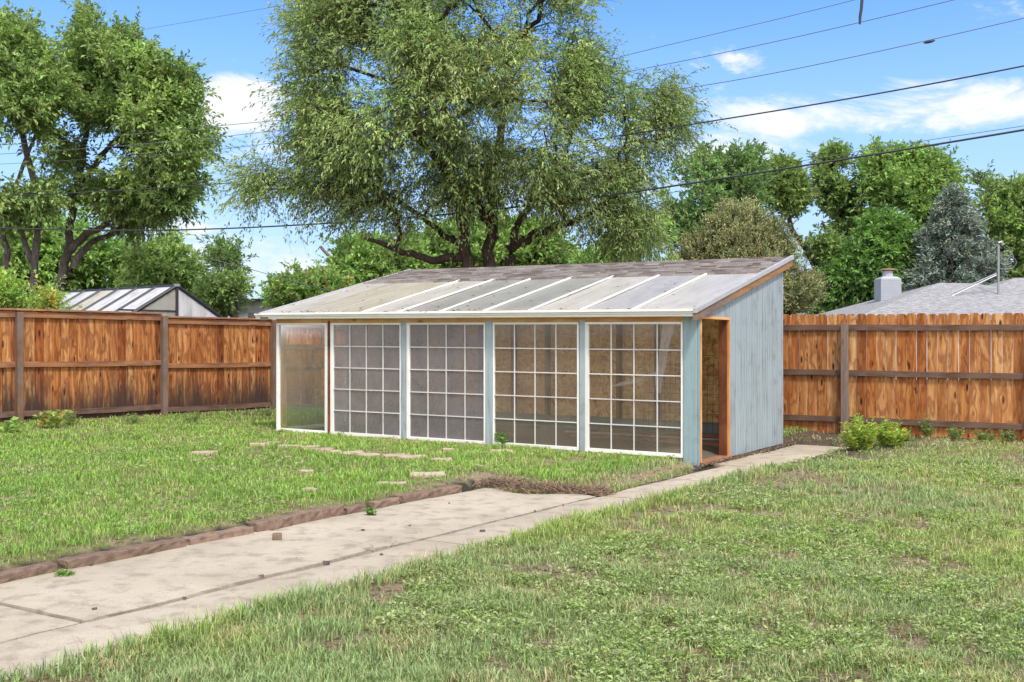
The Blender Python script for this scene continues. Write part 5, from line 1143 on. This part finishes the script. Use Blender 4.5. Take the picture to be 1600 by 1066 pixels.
# tangle of dead roots where the patio ends
n = 1900; w__ = RNG.uniform(-.05, 1.3, n); tq = np.asarray(slab_edge(np.clip(w__, 0, WW))) + RNG.normal(.10, .07, n) + .02; bump = .03 + .035 * np.exp(-((w__ - 1.0) / .3) ** 2) + .04 * np.exp(-((w__ - .45) / .15) ** 2)
q = PO[:, None] + PD[:, None] * tq + PN[:, None] * w__; st = np.stack([q[0], q[1], RNG.random(n) * bump * np.exp(-((tq - TE - .2) / .2) ** 2)], -1); d = unit(RNG.normal(0, 1, (n, 3)) * [1, 1, .55]); L_ = RNG.uniform(.03, .13, n)[:, None]
P = np.stack([st, st + d * L_ * .5 + [0, 0, .012], st + d * L_ + RNG.normal(0, .015, (n, 3))], 1); P[..., 2] = np.maximum(P[..., 2], .003)
V, F = tubes_np(P, np.tile(np.array([[.0025, .002, .001]]), (n, 1)) * RNG.uniform(.6, 1.6, (n, 1)), 3); go = np_mesh('dead_roots', V, F, M['grass'], None, np.repeat(pal(RNG, n, [(.26, .17, .12), (.38, .27, .19), (.48, .37, .25), (.15, .10, .075)]), 9, 0), origin=(.3, 10.2, 0)); tag(go, 'tangle of dead brown roots heaped where the patio slab ends', 'root tangle', kind='stuff')

# leaf litter along the foot of the plank wall and round the corner board
n = 900; tq = RNG.uniform(8.4, 11.9, n); w__ = .16 + .07 * (tq - 8.4) / 3.5 - np.abs(RNG.normal(0, .05, n)); q = PO[:, None] + PD[:, None] * tq + PN[:, None] * w__; a = RNG.uniform(0, 2 * np.pi, n)
V, F = leaves_np(np.stack([q[0], q[1], .004 + RNG.random(n) * .018], -1), np.stack([np.cos(a), np.sin(a), RNG.normal(0, .3, n)], -1), unit(RNG.normal(0, .4, (n, 3)) + [0, 0, 1.]), RNG.uniform(.012, .045, n), RNG.uniform(.006, .022, n))
go = np_mesh('leaf_litter', V, F, M['grass'], None, np.repeat(pal(RNG, n, [(.20, .13, .09), (.32, .24, .17), (.10, .07, .05), (.42, .36, .28)]), 4, 0), origin=(2.6, 13.4, 0)); tag(go, 'brown leaf litter along the foot of the plank wall', 'leaf litter', kind='stuff')

# leaves and twigs caught on the greenhouse roof, most along the eave
n = 260; l_ = RNG.uniform(0, 6.5, n); s_ = np.where(RNG.random(n) < .6, RNG.uniform(-.18, -.02, n), RNG.uniform(-.1, 2.1, n)); k = RNG.random(n) < (.25 + .75 * l_ / 6.5); l_, s_ = l_[k], s_[k]; n = len(l_)
pos = SO + l_[:, None] * SA + s_[:, None] * SB + np.stack([0 * l_, 0 * l_, zr(s_) + .006], -1); a = RNG.uniform(0, 2 * np.pi, n)
V, F = leaves_np(pos, np.stack([np.cos(a), np.sin(a), np.sin(a) * .2], -1), unit(RNG.normal(0, .15, (n, 3)) + [-.12, -.2, 1.]), RNG.uniform(.02, .07, n), RNG.uniform(.008, .025, n))
go = np_mesh('roof_litter', V, F, M['grass'], None, np.repeat(pal(RNG, n, [(.16, .10, .07), (.25, .18, .12), (.08, .06, .045)]), 4, 0), origin=tuple(S(3.2, 0, 1.8))); tag(go, 'brown leaves and twigs caught on the clear roof sheets', 'leaf litter', kind='stuff')
